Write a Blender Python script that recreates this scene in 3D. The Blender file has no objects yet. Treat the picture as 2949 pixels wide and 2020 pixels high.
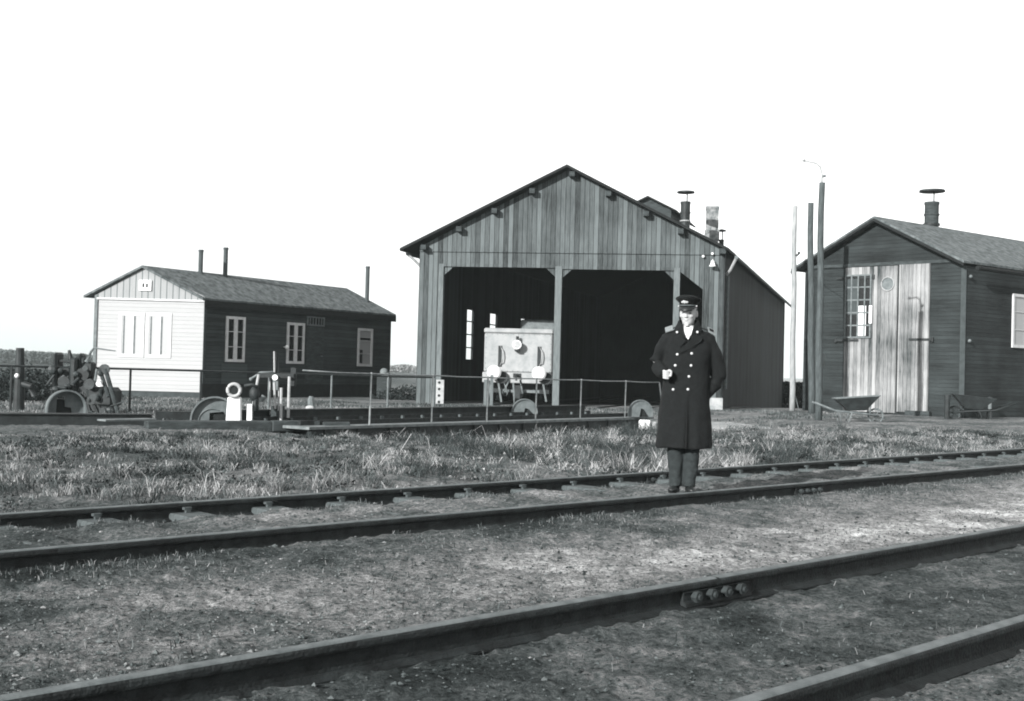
import bpy, bmesh, math, random
import numpy as np
from mathutils import Vector, Matrix, noise as mnoise
R = math.radians
random.seed(7); rng = np.random.default_rng(11)
scene = bpy.context.scene
col = scene.collection

# ------------------------------------------------------------------ camera model
F, CX, CY = 3400.0, 1474.5, 1010.0          # photograph is 2949 x 2020
ROLL, PITCH, CH = 0.026, math.atan(55/3400), 1.04
CAM = Vector((0, 0, CH))
K = 2949/2324.0                              # measurements below are in a 2324-wide copy
def ray(u, v):
    a = (u*K-CX)/F; b = -(v*K-CY)/F
    a2 = a*math.cos(ROLL)-b*math.sin(ROLL); b2 = a*math.sin(ROLL)+b*math.cos(ROLL)
    return Vector((a2, math.cos(PITCH)-b2*math.sin(PITCH), b2*math.cos(PITCH)+math.sin(PITCH)))
def W(u, v, d):                              # point at depth d
    r = ray(u, v); return CAM+r*(d/r.y)
def G(u, v, z=-.15):                         # point on a level plane
    r = ray(u, v); return CAM+r*((z-CH)/r.z)
def onplane(u, v, p, dirv):                  # on the vertical plane through p along dirv -> (s, z)
    r = ray(u, v); n = Vector((-dirv.y, dirv.x, 0))
    t = (p-CAM).dot(n)/r.dot(n); q = CAM+r*t
    return (q-p).dot(dirv), q.z

# ------------------------------------------------------------------ helpers
def link(o, parent=None):
    col.objects.link(o)
    if parent: o.parent = parent
    return o
def tag(o, label=None, cat=None, group=None, kind=None):
    if label: o['label'] = label
    if cat: o['category'] = cat
    if group: o['group'] = group
    if kind: o['kind'] = kind
    return o
def empty(name, loc, rz=0, label=None, cat=None, group=None):
    o = bpy.data.objects.new(name, None); o.location = loc; o.rotation_euler = (0, 0, rz)
    o.empty_display_size = .2
    link(o); return tag(o, label, cat, group)
def copy_tree(o, parent=None):
    c = o.copy(); col.objects.link(c); c.parent = parent
    for ch in o.children: copy_tree(ch, c)
    return c

class MB:
    def __init__(s): s.v = []; s.f = []
    def add(s, vs, fs):
        n = len(s.v); s.v += [tuple(x) for x in vs]; s.f += [tuple(i+n for i in f) for f in fs]; return s
    def box(s, x0, x1, y0, y1, z0, z1):
        return s.add([(x0,y0,z0),(x1,y0,z0),(x1,y1,z0),(x0,y1,z0),(x0,y0,z1),(x1,y0,z1),(x1,y1,z1),(x0,y1,z1)],
                     [(3,2,1,0),(4,5,6,7),(0,1,5,4),(1,2,6,5),(2,3,7,6),(3,0,4,7)])
    def tbox(s, T, a0, a1, z0, z1, o0, o1):
        P = [T(a0,z0,o0),T(a1,z0,o0),T(a1,z0,o1),T(a0,z0,o1),T(a0,z1,o0),T(a1,z1,o0),T(a1,z1,o1),T(a0,z1,o1)]
        return s.add(P, [(3,2,1,0),(4,5,6,7),(0,1,5,4),(1,2,6,5),(2,3,7,6),(3,0,4,7)])
    def ext(s, pts, vec):                     # polygon extruded by a vector
        n = len(pts); v = Vector(vec)
        P = [Vector(p) for p in pts]+[Vector(p)+v for p in pts]
        fs = [tuple(range(n-1,-1,-1)), tuple(range(n, 2*n))]
        fs += [(i, (i+1)%n, n+(i+1)%n, n+i) for i in range(n)]
        return s.add(P, fs)
    def bar(s, a, b, w, h=None, up=(0,0,1)):  # rectangular bar a->b
        a, b = Vector(a), Vector(b); h = h or w
        d = (b-a).normalized(); up = Vector(up)
        if abs(d.dot(up)) > .98: up = Vector((0, 1, 0))
        x = d.cross(up).normalized()*w/2; y = x.cross(d).normalized()*h/2
        P = [a-x-y, a+x-y, a+x+y, a-x+y, b-x-y, b+x-y, b+x+y, b-x+y]
        return s.add(P, [(3,2,1,0),(4,5,6,7),(0,1,5,4),(1,2,6,5),(2,3,7,6),(3,0,4,7)])
    def tube(s, pts, radii, n=10, sq=(1,1), caps=True):
        pts = [Vector(p) for p in pts]
        if not hasattr(radii, '__len__'): radii = [radii]*len(pts)
        rings = []
        for i, p in enumerate(pts):
            d = (pts[min(i+1, len(pts)-1)]-pts[max(i-1, 0)]).normalized()
            up = Vector((0, 0, 1)) if abs(d.z) < .9 else Vector((0, 1, 0))
            x = d.cross(up).normalized(); y = x.cross(d).normalized()
            r = radii[i]
            if not hasattr(r, '__len__'): r = (r*sq[0], r*sq[1])
            rings.append([p+x*math.cos(t)*r[0]+y*math.sin(t)*r[1] for t in [2*math.pi*k/n for k in range(n)]])
        vs = [q for r in rings for q in r]; fs = []
        for i in range(len(pts)-1):
            for k in range(n):
                a = i*n+k; b = i*n+(k+1)%n; fs.append((a, b, b+n, a+n))
        if caps: fs += [tuple(range(n-1, -1, -1)), tuple(range((len(pts)-1)*n, len(pts)*n))]
        return s.add(vs, fs)
    def loft(s, rings, n=28, pw=2.0):          # rings: (z, cx, cy, rx, ry)
        vs = []; fs = []
        for (z, cx, cy, rx, ry) in rings:
            for k in range(n):
                t = 2*math.pi*k/n; c, q = math.cos(t), math.sin(t)
                e = 2/pw
                vs.append((cx+rx*math.copysign(abs(c)**e, c), cy+ry*math.copysign(abs(q)**e, q), z))
        for i in range(len(rings)-1):
            for k in range(n):
                a = i*n+k; b = i*n+(k+1)%n; fs.append((a, b, b+n, a+n))
        fs += [tuple(range(n-1, -1, -1)), tuple(range((len(rings)-1)*n, len(rings)*n))]
        return s.add(vs, fs)
    def ball(s, c, r, nu=14, nv=9):
        c = Vector(c)
        if not hasattr(r, '__len__'): r = (r, r, r)
        vs = [c+Vector((0, 0, -r[2]))]; fs = []
        for j in range(1, nv):
            ph = -math.pi/2+math.pi*j/nv
            for i in range(nu):
                t = 2*math.pi*i/nu
                vs.append(c+Vector((r[0]*math.cos(ph)*math.cos(t), r[1]*math.cos(ph)*math.sin(t), r[2]*math.sin(ph))))
        vs.append(c+Vector((0, 0, r[2])))
        for i in range(nu): fs.append((0, 1+(i+1)%nu, 1+i))
        for j in range(nv-2):
            for i in range(nu):
                a = 1+j*nu+i; b = 1+j*nu+(i+1)%nu; fs.append((a, b, b+nu, a+nu))
        t = len(vs)-1; o = 1+(nv-2)*nu
        for i in range(nu): fs.append((o+i, o+(i+1)%nu, t))
        return s.add(vs, fs)
    def build(s, name, mat, parent=None, smooth=False, bevel=0, recalc=True):
        me = bpy.data.meshes.new(name); me.from_pydata(s.v, [], s.f)
        if recalc:
            bm = bmesh.new(); bm.from_mesh(me); bmesh.ops.recalc_face_normals(bm, faces=bm.faces); bm.to_mesh(me); bm.free()
        if smooth:
            me.polygons.foreach_set('use_smooth', [True]*len(me.polygons))
        o = bpy.data.objects.new(name, me); me.materials.append(mat); link(o, parent)
        if bevel:
            b = o.modifiers.new('bevel', 'BEVEL'); b.width = bevel; b.segments = 1; b.limit_method = 'ANGLE'
        return o

# ------------------------------------------------------------------ materials
def tint(v):
    k = .80+.19*min(1, v/.3); return (v*k, v*1.0, v*(1.02-.02*min(1, v/.3)), 1)
def new_mat(name):
    m = bpy.data.materials.new(name); m.use_nodes = True
    nt = m.node_tree; b = nt.nodes['Principled BSDF']; return m, nt, b
def M(name, lo, hi, scale=3, rough=.85, bump=.2, stretch=(1,1,1), metal=0, detail=6, mid=(.35,.7), bscale=None, spec=.3):
    m, nt, b = new_mat(name); N = nt.nodes.new; L = nt.links.new
    tc = N('ShaderNodeTexCoord'); mp = N('ShaderNodeMapping'); mp.inputs['Scale'].default_value = stretch
    L(tc.outputs['Object'], mp.inputs[0])
    n = N('ShaderNodeTexNoise'); n.inputs['Scale'].default_value = scale; n.inputs['Detail'].default_value = detail
    n.inputs['Roughness'].default_value = .65
    L(mp.outputs[0], n.inputs['Vector'])
    r = N('ShaderNodeValToRGB'); r.color_ramp.elements[0].position = mid[0]; r.color_ramp.elements[1].position = mid[1]
    r.color_ramp.elements[0].color = tint(lo); r.color_ramp.elements[1].color = tint(hi)
    L(n.outputs['Fac'], r.inputs[0]); L(r.outputs[0], b.inputs['Base Color'])
    b.inputs['Roughness'].default_value = rough; b.inputs['Metallic'].default_value = metal
    b.inputs['Specular IOR Level'].default_value = spec
    if bump:
        n2 = N('ShaderNodeTexNoise'); n2.inputs['Scale'].default_value = bscale or scale*6; n2.inputs['Detail'].default_value = 5
        L(mp.outputs[0], n2.inputs['Vector'])
        bp = N('ShaderNodeBump'); bp.inputs['Strength'].default_value = bump; bp.inputs['Distance'].default_value = .02
        L(n2.outputs['Fac'], bp.inputs['Height']); L(bp.outputs[0], b.inputs['Normal'])
    return m
def boards(name, axis, w, lo, hi, rough=.85, contrast=1.0, patch=.35, gap=.05, gapv=.25):
    """boards run across `axis` (object x/y/z) every w metres, each with its own tone, streaked along its length"""
    m, nt, b = new_mat(name); N = nt.nodes.new; L = nt.links.new
    def math_(op, a, c=None, v=None):
        n = N('ShaderNodeMath'); n.operation = op; L(a, n.inputs[0])
        if c is not None: L(c, n.inputs[1])
        if v is not None: n.inputs[1].default_value = v
        return n.outputs[0]
    tc = N('ShaderNodeTexCoord'); sp = N('ShaderNodeSeparateXYZ'); L(tc.outputs['Object'], sp.inputs[0])
    if axis == 'xy':
        src = math_('ADD', sp.outputs['X'], sp.outputs['Y'])
    else: src = sp.outputs[axis.upper()]
    q = math_('DIVIDE', src, v=w); fl = math_('FLOOR', q); fr = math_('FRACT', q)
    wn = N('ShaderNodeTexWhiteNoise'); wn.noise_dimensions = '1D'; L(fl, wn.inputs['W'])
    st = N('ShaderNodeMapping')
    st.inputs['Scale'].default_value = (18, 18, 1.2) if axis != 'z' else (1.2, 1.2, 22)
    L(tc.outputs['Object'], st.inputs[0])
    off = N('ShaderNodeVectorMath'); off.operation = 'ADD'; L(st.outputs[0], off.inputs[0]); L(wn.outputs['Color'], off.inputs[1])
    n1 = N('ShaderNodeTexNoise'); n1.inputs['Scale'].default_value = 1.6; n1.inputs['Detail'].default_value = 7; n1.inputs['Roughness'].default_value = .7
    L(off.outputs[0], n1.inputs['Vector'])
    n2 = N('ShaderNodeTexNoise'); n2.inputs['Scale'].default_value = .7; n2.inputs['Detail'].default_value = 5
    L(tc.outputs['Object'], n2.inputs['Vector'])
    a = math_('MULTIPLY', wn.outputs['Value'], v=.5*contrast)
    c = math_('MULTIPLY', math_('SUBTRACT', n1.outputs['Fac'], v=.5), v=1.5)
    d = math_('MULTIPLY', math_('SUBTRACT', n2.outputs['Fac'], v=.5), v=patch*3)
    s = math_('ADD', math_('ADD', math_('ADD', a, c), d), v=.28)
    r = N('ShaderNodeValToRGB'); r.color_ramp.elements[0].color = tint(lo); r.color_ramp.elements[1].color = tint(hi)
    L(s, r.inputs[0])
    g = math_('LESS_THAN', fr, v=gap)
    mx = N('ShaderNodeMix'); mx.data_type = 'RGBA'; L(g, mx.inputs[0]); L(r.outputs[0], mx.inputs[6]); mx.inputs[7].default_value = tint(lo*gapv)
    L(mx.outputs[2], b.inputs['Base Color'])
    b.inputs['Roughness'].default_value = rough; b.inputs['Specular IOR Level'].default_value = .2
    h = math_('SUBTRACT', math_('MULTIPLY', n1.outputs['Fac'], v=.3), math_('MULTIPLY', g, v=1.0))
    if axis == 'z': h = math_('SUBTRACT', h, math_('MULTIPLY', fr, v=-.6) if False else math_('MULTIPLY', fr, v=.6))
    bp = N('ShaderNodeBump'); bp.inputs['Strength'].default_value = .6; bp.inputs['Distance'].default_value = .015
    L(h, bp.inputs['Height']); L(bp.outputs[0], b.inputs['Normal'])
    return m
def tone_mat(name, mul, scale, amt, rough=.95, bump=.4, attr='tone', trans=0, bdist=.02):
    m, nt, b = new_mat(name); N = nt.nodes.new; L = nt.links.new
    at = N('ShaderNodeAttribute'); at.attribute_name = attr
    tc = N('ShaderNodeTexCoord')
    out = at.outputs['Fac']
    def math_(op, a, c=None, v=None):
        n = N('ShaderNodeMath'); n.operation = op; L(a, n.inputs[0])
        if c is not None: L(c, n.inputs[1])
        if v is not None: n.inputs[1].default_value = v
        return n.outputs[0]
    hs = None
    for sc, am in zip(scale, amt):
        n = N('ShaderNodeTexNoise'); n.inputs['Scale'].default_value = sc; n.inputs['Detail'].default_value = 8; n.inputs['Roughness'].default_value = .7
        L(tc.outputs['Object'], n.inputs['Vector'])
        k = math_('ADD', math_('MULTIPLY', math_('SUBTRACT', n.outputs['Fac'], v=.5), v=am*2), v=1.0)
        k = math_('MAXIMUM', k, v=.12)
        out = math_('MULTIPLY', out, k)
        hs = n.outputs['Fac'] if hs is None else math_('ADD', hs, n.outputs['Fac'])
    out = math_('MULTIPLY', out, v=mul)
    cb = N('ShaderNodeCombineXYZ'); L(math_('MULTIPLY', out, math_('MINIMUM', math_('ADD', math_('MULTIPLY', out, v=.9), v=.80), v=.99)), cb.inputs[0]); L(out, cb.inputs[1]); L(out, cb.inputs[2])
    L(cb.outputs[0], b.inputs['Base Color']); b.inputs['Roughness'].default_value = rough
    b.inputs['Specular IOR Level'].default_value = .1
    if bump and hs is not None:
        bp = N('ShaderNodeBump'); bp.inputs['Strength'].default_value = bump; bp.inputs['Distance'].default_value = bdist
        L(hs, bp.inputs['Height']); L(bp.outputs[0], b.inputs['Normal'])
    return m

m_shed   = boards('shed boards', 'x', .155, .011, .125, contrast=1.5, gap=.08)
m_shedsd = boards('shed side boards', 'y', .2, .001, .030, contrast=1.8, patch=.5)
m_post   = M('weathered frame timber', .09, .16, 5, stretch=(6,6,.6))
m_roof   = M('tarred roof felt', .05, .16, 5, rough=.9, bump=.6, detail=12, mid=(.38,.64))
m_rooflo = M('dark tarred edge', .006, .014, 6)
m_hutside= boards('dark clapboard', 'z', .13, .014, .062, contrast=.8, patch=.5, gap=.08, gapv=.4)
m_white  = boards('white clapboard', 'z', .13, .335, .415, contrast=.4, patch=.12, gap=.05, gapv=.85)
m_gablew = boards('white battened boards', 'x', .2, .25, .34, contrast=.5, patch=.15, gap=.14, gapv=.5)
m_wpaint = M('white window paint', .45, .6, 6, bump=.05)
m_wpaint2= M('bright white window paint', .8, .88, 6, bump=.05)
m_hutgab = boards('brown clapboard', 'z', .12, .009, .042, contrast=.6, patch=.6, gap=.06, gapv=.5)
m_hutsd2 = boards('workshop side clapboard', 'z', .12, .010, .046, contrast=.7, patch=.55, gap=.07, gapv=.5)  # clapboard of the workshop side and back walls
m_door   = boards('pale door boards', 'x', .13, .03, .31, contrast=1.2, patch=.55, gap=.06)
m_wpaint3 = M('aged white paint', .46, .54, 6, bump=.05)
m_tar    = M('tar coated base', .008, .02, 4)
m_dark   = M('dark iron', .01, .03, 5, rough=.6, bump=.15)
m_darkw  = M('dark old timber', .02, .06, 4, stretch=(1,1,4))
m_rail   = M('rusty rail steel', .006, .028, 11, rough=.7, bump=.5, detail=12, bscale=70)
m_boltm  = M('rusty bolt', .02, .05, 12, bump=.1)
m_boltl  = M('dull spike iron', .05, .1, 12, bump=.1)
m_head   = M('worn rail head', .07, .16, 7, rough=.6, metal=.0, bump=.25, detail=12, bscale=60)
m_iron   = M('grey painted iron', .09, .17, 9, rough=.6, bump=.1)
m_ironl  = M('light galvanised iron', .26, .4, 9, rough=.55, bump=.05)
m_rpost  = M('weathered handrail iron', .13, .26, 9, rough=.7, bump=.1)
m_wheel  = M('grey cast plate', .08, .15, 5, rough=.6, bump=.15)
m_conc   = M('bleached concrete', .2, .4, 4, bump=.3)
m_brick  = M('sooted brick', .08, .3, 7, bump=.5)
m_sleep  = M('weathered sleeper', .05, .11, 6, stretch=(1,5,1))
m_deck   = M('dusty deck planks', .10, .2, 6)
m_whiteb = M('whitewash', .7, .85, 4, bump=.05)
m_loco   = M('pale loco paint', .22, .34, 3, rough=.55, bump=.05, detail=10)
m_lamp   = M('lamp glass and enamel', .78, .85, 6, rough=.3, bump=0)
m_coat   = M('dark wool', .0035, .008, 30, rough=.95, bump=.3)
m_coatd  = M('painted wool shadow', .002, .004, 30, rough=.95, bump=0)  # near-black wool that paints the crease shadow on the coat
m_trous  = M('grey wool trousers', .018, .032, 20, rough=.95, bump=.2)
m_skin   = M('skin', .33, .38, 20, rough=.6, bump=0)
m_shirt  = M('white shirt', .6, .66, 30, bump=0)
m_tie    = M('pale grey tie', .5, .6, 30, bump=0)
m_black  = M('black patent leather', .008, .012, 8, rough=.5, bump=0, spec=.5)
m_button = M('brass button', .4, .5, 8, rough=.4, bump=0)
m_braid  = M('silver braid', .14, .22, 40, rough=.5, bump=.1)
m_hair   = M('dark hair', .03, .06, 60, bump=.2)
m_pole   = M('weathered pole', .04, .09, 7, stretch=(3,3,.5))
m_polel  = M('silvery bleached pole', .2, .33, 7, stretch=(3,3,.5))
m_leaf   = tone_mat('foliage', 1, (), (), bump=0)
m_grass  = tone_mat('dry grass', 1, (3.0,), (.45,), bump=0)
m_stone  = tone_mat('stones', 1, (60,), (.3,), bump=0)
def glassm(name, v, rough=.08):
    m, nt, b = new_mat(name); b.inputs['Base Color'].default_value = tint(v); b.inputs['Roughness'].default_value = rough
    b.inputs['Specular IOR Level'].default_value = .5; return m
m_glass = glassm('dark window glass', .006, .25)
m_glassr = glassm('painted reflection pane', .3, .3)  # pale base colour paints the reflection in the glass
m_glassp = glassm('pale curtained pane', .36, .3)
m_glassw = glassm('painted lit pane', .7, .3)  # white base colour paints the light in the pane

# ------------------------------------------------------------------ track geometry
vp = ray(5040/K, 1158/K); TD = Vector((vp.x, vp.y, 0)).normalized()      # track direction
TN = Vector((-TD.y, TD.x, 0))                                               # away from the camera
def qof(p): return p.x*TN.x+p.y*TN.y
rail_pts = [G(CX/K, 1385/K, 0), G(CX/K, 1462/K, 0), G(CX/K, 1759/K, 0), G(2500/K, 1909/K, 0)]
QD = [qof(p) for p in rail_pts]
print('rail offsets', QD, 'dir', math.degrees(math.atan2(TD.x, TD.y)))
def TP(t, q, z=0): return Vector((TD.x*t+TN.x*q, TD.y*t+TN.y*q, z))
def tof(p): return p.x*TD.x+p.y*TD.y

# turntable bridge, measured on its deck level
BZ = -.10
bA, bB = G(702, 970, BZ), G(1484, 947, BZ)
BD = (bB-bA); BL = BD.length; BD.normalize(); BN = Vector((-BD.y, BD.x, 0))
BC = (bA+bB)/2+BN*1.2
print('bridge', bA, bB, BL)

# ------------------------------------------------------------------ ground
def vnoise(x, y, seed=0):
    """smooth value noise on arrays"""
    xi = np.floor(x).astype(np.int64); yi = np.floor(y).astype(np.int64)
    xf = x-xi; yf = y-yi
    def h(a, b):
        n = (a*374761393+b*668265263+seed*974634777) & 0x7fffffff
        n = ((n ^ (n >> 13))*1274126177) & 0x7fffffff
        return ((n ^ (n >> 16)) & 0xffff)/65535.0
    u = xf*xf*(3-2*xf); v = yf*yf*(3-2*yf)
    return (h(xi, yi)*(1-u)+h(xi+1, yi)*u)*(1-v)+(h(xi, yi+1)*(1-u)+h(xi+1, yi+1)*u)*v
def fbm(x, y, f, o=4, seed=0):
    s = 0; a = .5; t = 0
    for i in range(o):
        s = s+a*vnoise(x*f, y*f, seed+i*17); t += a; f *= 2.07; a *= .55
    return s/t
def sst(a, b, x):
    t = np.clip((x-a)/(b-a), 0, 1); return t*t*(3-2*t)
def height(x, y):
    q = x*TN.x+y*TN.y; t = x*TD.x+y*TD.y
    h = -.135+0*x
    h = h+.02*(fbm(x, y, .5, 3, 1)-.5)
    # ballast settled between the rails of the far track, heaped at the sleepers
    inb = sst(QD[1]+.05, QD[1]+.2, q)*(1-sst(QD[0]-.25, QD[0]-.05, q))
    hump = np.cos((t-T0)/.69*2*math.pi)*.5+.5
    h = h+inb*(.035+.042*hump)*(1-.30*sst(QD[0]-.5, QD[0]-.12, q))*1.0
    h = h+.028*sst(QD[1]-1.3, QD[1]-.5, q)*(1-sst(QD[1]-.1, QD[1]+.1, q))
    h = h+.085*sst(3, 8, x)*sst(24, 30, y)*(1-sst(41, 45, y))
    h = h+.06*(1-sst(QD[3]-.22, QD[3]-.05, q))
    # verge
    vg = sst(QD[0]+.15, QD[0]+1.2, q)*(1-sst(QD[0]+6, QD[0]+8, q))
    h = h+vg*(.05+.07*(fbm(x, y, .8, 3, 5)-.5))
    # turntable pit
    dx = x-BC.x; dy = y-BC.y
    al = dx*BD.x+dy*BD.y; ac = dx*BN.x+dy*BN.y
    pit = (1-sst(BL/2-.2, BL/2+.6, np.abs(al)))*(1-sst(1.7, 3.0, np.abs(ac)))
    front = (1-sst(2.2, 6.0, -ac))*(1-sst(BL/2-.5, BL/2+1.5, np.abs(al)))*(ac < 1)
    h = h-.27*front
    h = h*(1-pit)+pit*(-.62)
    # land falls away behind the yard on the right
    h = h-sst(41, 62, y)*.75*sst(-6, 6, x)-sst(44, 70, y)*.3*(1-sst(-6, 6, x))
    near = 1-sst(25, 45, y)
    h = h+near*(.035*(fbm(x, y, 3.5, 4, 9)-.5)+.036*(fbm(x, y, 9, 3, 21)-.5)+.020*(fbm(x, y, 26, 2, 27)-.5))
    return h
def tonef(x, y):
    q = x*TN.x+y*TN.y; t = x*TD.x+y*TD.y
    n = fbm(x, y, .7, 5, 31); n2 = fbm(x*1.0, y, 2.6, 5, 41)
    b = .138+0*x
    path = np.exp(-((q-4.75-.22*np.sin(t*.5))/.62)**2)*(.25+.75*sst(2.5, 6.0, t))*(1-.5*sst(11, 16, t))
    b = b+path*.20
    b = b*(.56+.44*sst(.8, 5.2, t))  # darkens toward the left: lens vignette painted into the ground tone
    b = b*(1-.24*(1-sst(QD[2]-.1, QD[2]+.45, q)))           # oily cinders plus painted vignette, in and in front of the near track
    b = b*(1-.35*np.exp(-((q-QD[1]+.25)/.22)**2))
    b = np.where(q > QD[0]+.2, .11, b)
    b = np.where((y > 24), .14, b)
    clump = sst(.52, .66, fbm(x*1.0, y*.8, 2.1, 4, 61))*(1-.6*path)*(q < QD[0])
    b = b*(.40+.45*sst(.3, .68, n)+.62*sst(.2, .8, n2))*(1-.36*clump)*1.22
    far = sst(55, 120, y)
    b = b*(1-far)+far*(.05+.20*sst(-.12, -.02, x/np.maximum(y, 1)))*(.7+.6*fbm(x*.05, y*.01, 1, 3, 77))
    return b
T0 = tof(G(1161/K, 1404.7/K, 0))
def make_ground():
    ys = [1.2]
    while ys[-1] < 46: ys.append(ys[-1]*1.0068+.002)
    while ys[-1] < 1500: ys.append(ys[-1]*1.09)
    ys = np.array(ys); nx = 640
    us = np.linspace(-.95, .95, nx)
    Y, U = np.meshgrid(ys, us, indexing='ij'); X = U*Y
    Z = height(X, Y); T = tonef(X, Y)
    # sheet beside and behind the camera
    n0 = Y.size; nr = len(ys)
    co = np.stack([X, Y, Z], -1).reshape(-1, 3)
    idx = np.arange(n0).reshape(nr, nx)
    f = np.stack([idx[:-1, :-1], idx[:-1, 1:], idx[1:, 1:], idx[1:, :-1]], -1).reshape(-1, 4)
    X1 = float(us[-1]*ys[0]); big = 1500.
    ex = np.array([(-big, -300, -.14), (big, -300, -.14), (big, 1.2, -.14), (-big, 1.2, -.14),
                   (-X1, 1.2, -.14), (X1, 1.2, -.14), (-big, ys[-1], -.9), (big, ys[-1], -.9)])
    base = n0; co = np.vstack([co, ex])
    tri = [(base+0, base+1, base+2, base+5), (base+0, base+5, base+4, base+3)]
    L_, R_ = idx[-1, 0], idx[-1, -1]
    faces = f.tolist()+[list(x) for x in tri]
    faces.append([base+3, base+4, int(L_), base+6]); faces.append([base+2, base+7, int(R_), base+5])
    me = bpy.data.meshes.new('ground'); me.from_pydata(co.tolist(), [], faces); me.update()
    a = me.attributes.new('tone', 'FLOAT', 'POINT')
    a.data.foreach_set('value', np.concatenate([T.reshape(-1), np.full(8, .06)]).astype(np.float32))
    me.polygons.foreach_set('use_smooth', [True]*len(me.polygons))
    o = bpy.data.objects.new('ground', me); me.materials.append(m_ground); link(o); o['kind'] = 'structure'
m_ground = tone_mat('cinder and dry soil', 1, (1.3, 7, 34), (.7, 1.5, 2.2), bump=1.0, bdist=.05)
make_ground()

def tri_cloud(name, P, Rr, tones, mat, parent=None, nper=1):
    """many small leaf-sized triangles at P with half size Rr"""
    n = len(P); d1 = rng.normal(size=(n, 3)); d1 /= np.linalg.norm(d1, axis=1)[:, None]
    d2 = rng.normal(size=(n, 3)); d2 -= (d2*d1).sum(1)[:, None]*d1; d2 /= np.linalg.norm(d2, axis=1)[:, None]
    A = P+d1*Rr[:, None]; B = P-d1*Rr[:, None]*.6+d2*Rr[:, None]*.7; C = P-d1*Rr[:, None]*.6-d2*Rr[:, None]*.7
    co = np.stack([A, B, C], 1).reshape(-1, 3)
    me = bpy.data.meshes.new(name); me.from_pydata(co.tolist(), [], np.arange(3*n).reshape(-1, 3).tolist())
    a = me.attributes.new('tone', 'FLOAT', 'POINT'); a.data.foreach_set('value', np.repeat(tones, 3).astype(np.float32))
    o = bpy.data.objects.new(name, me); me.materials.append(mat); return link(o, parent)
def blades(name, P, H, Wd, lean, tones, mat, parent=None):
    n = len(P); th = rng.uniform(0, 2*math.pi, n); wx = np.cos(th)*Wd/2; wy = np.sin(th)*Wd/2
    la = rng.uniform(0, 2*math.pi, n); lx = np.cos(la)*lean*H; ly = np.sin(la)*lean*H
    z0 = np.zeros(n)
    b0 = P+np.stack([wx, wy, z0-.01], -1); b1 = P-np.stack([wx, wy, z0+.01], -1)
    m0 = P+np.stack([wx*.8+lx*.35, wy*.8+ly*.35, H*.6], -1); m1 = P+np.stack([-wx*.8+lx*.35, -wy*.8+ly*.35, H*.6], -1)
    tp = P+np.stack([lx, ly, H*(1-lean*.35)], -1)
    co = np.stack([b0, b1, m1, m0, tp], 1).reshape(-1, 3)
    i = np.arange(n)*5
    faces = np.stack([i, i+1, i+2, i+3], -1).tolist()+np.stack([i+3, i+2, i+4], -1).tolist()
    me = bpy.data.meshes.new(name); me.from_pydata(co.tolist(), [], faces)
    a = me.attributes.new('tone', 'FLOAT', 'POINT'); a.data.foreach_set('value', np.repeat(tones, 5).astype(np.float32))
    o = bpy.data.objects.new(name, me); me.materials.append(mat); return link(o, parent)

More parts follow.
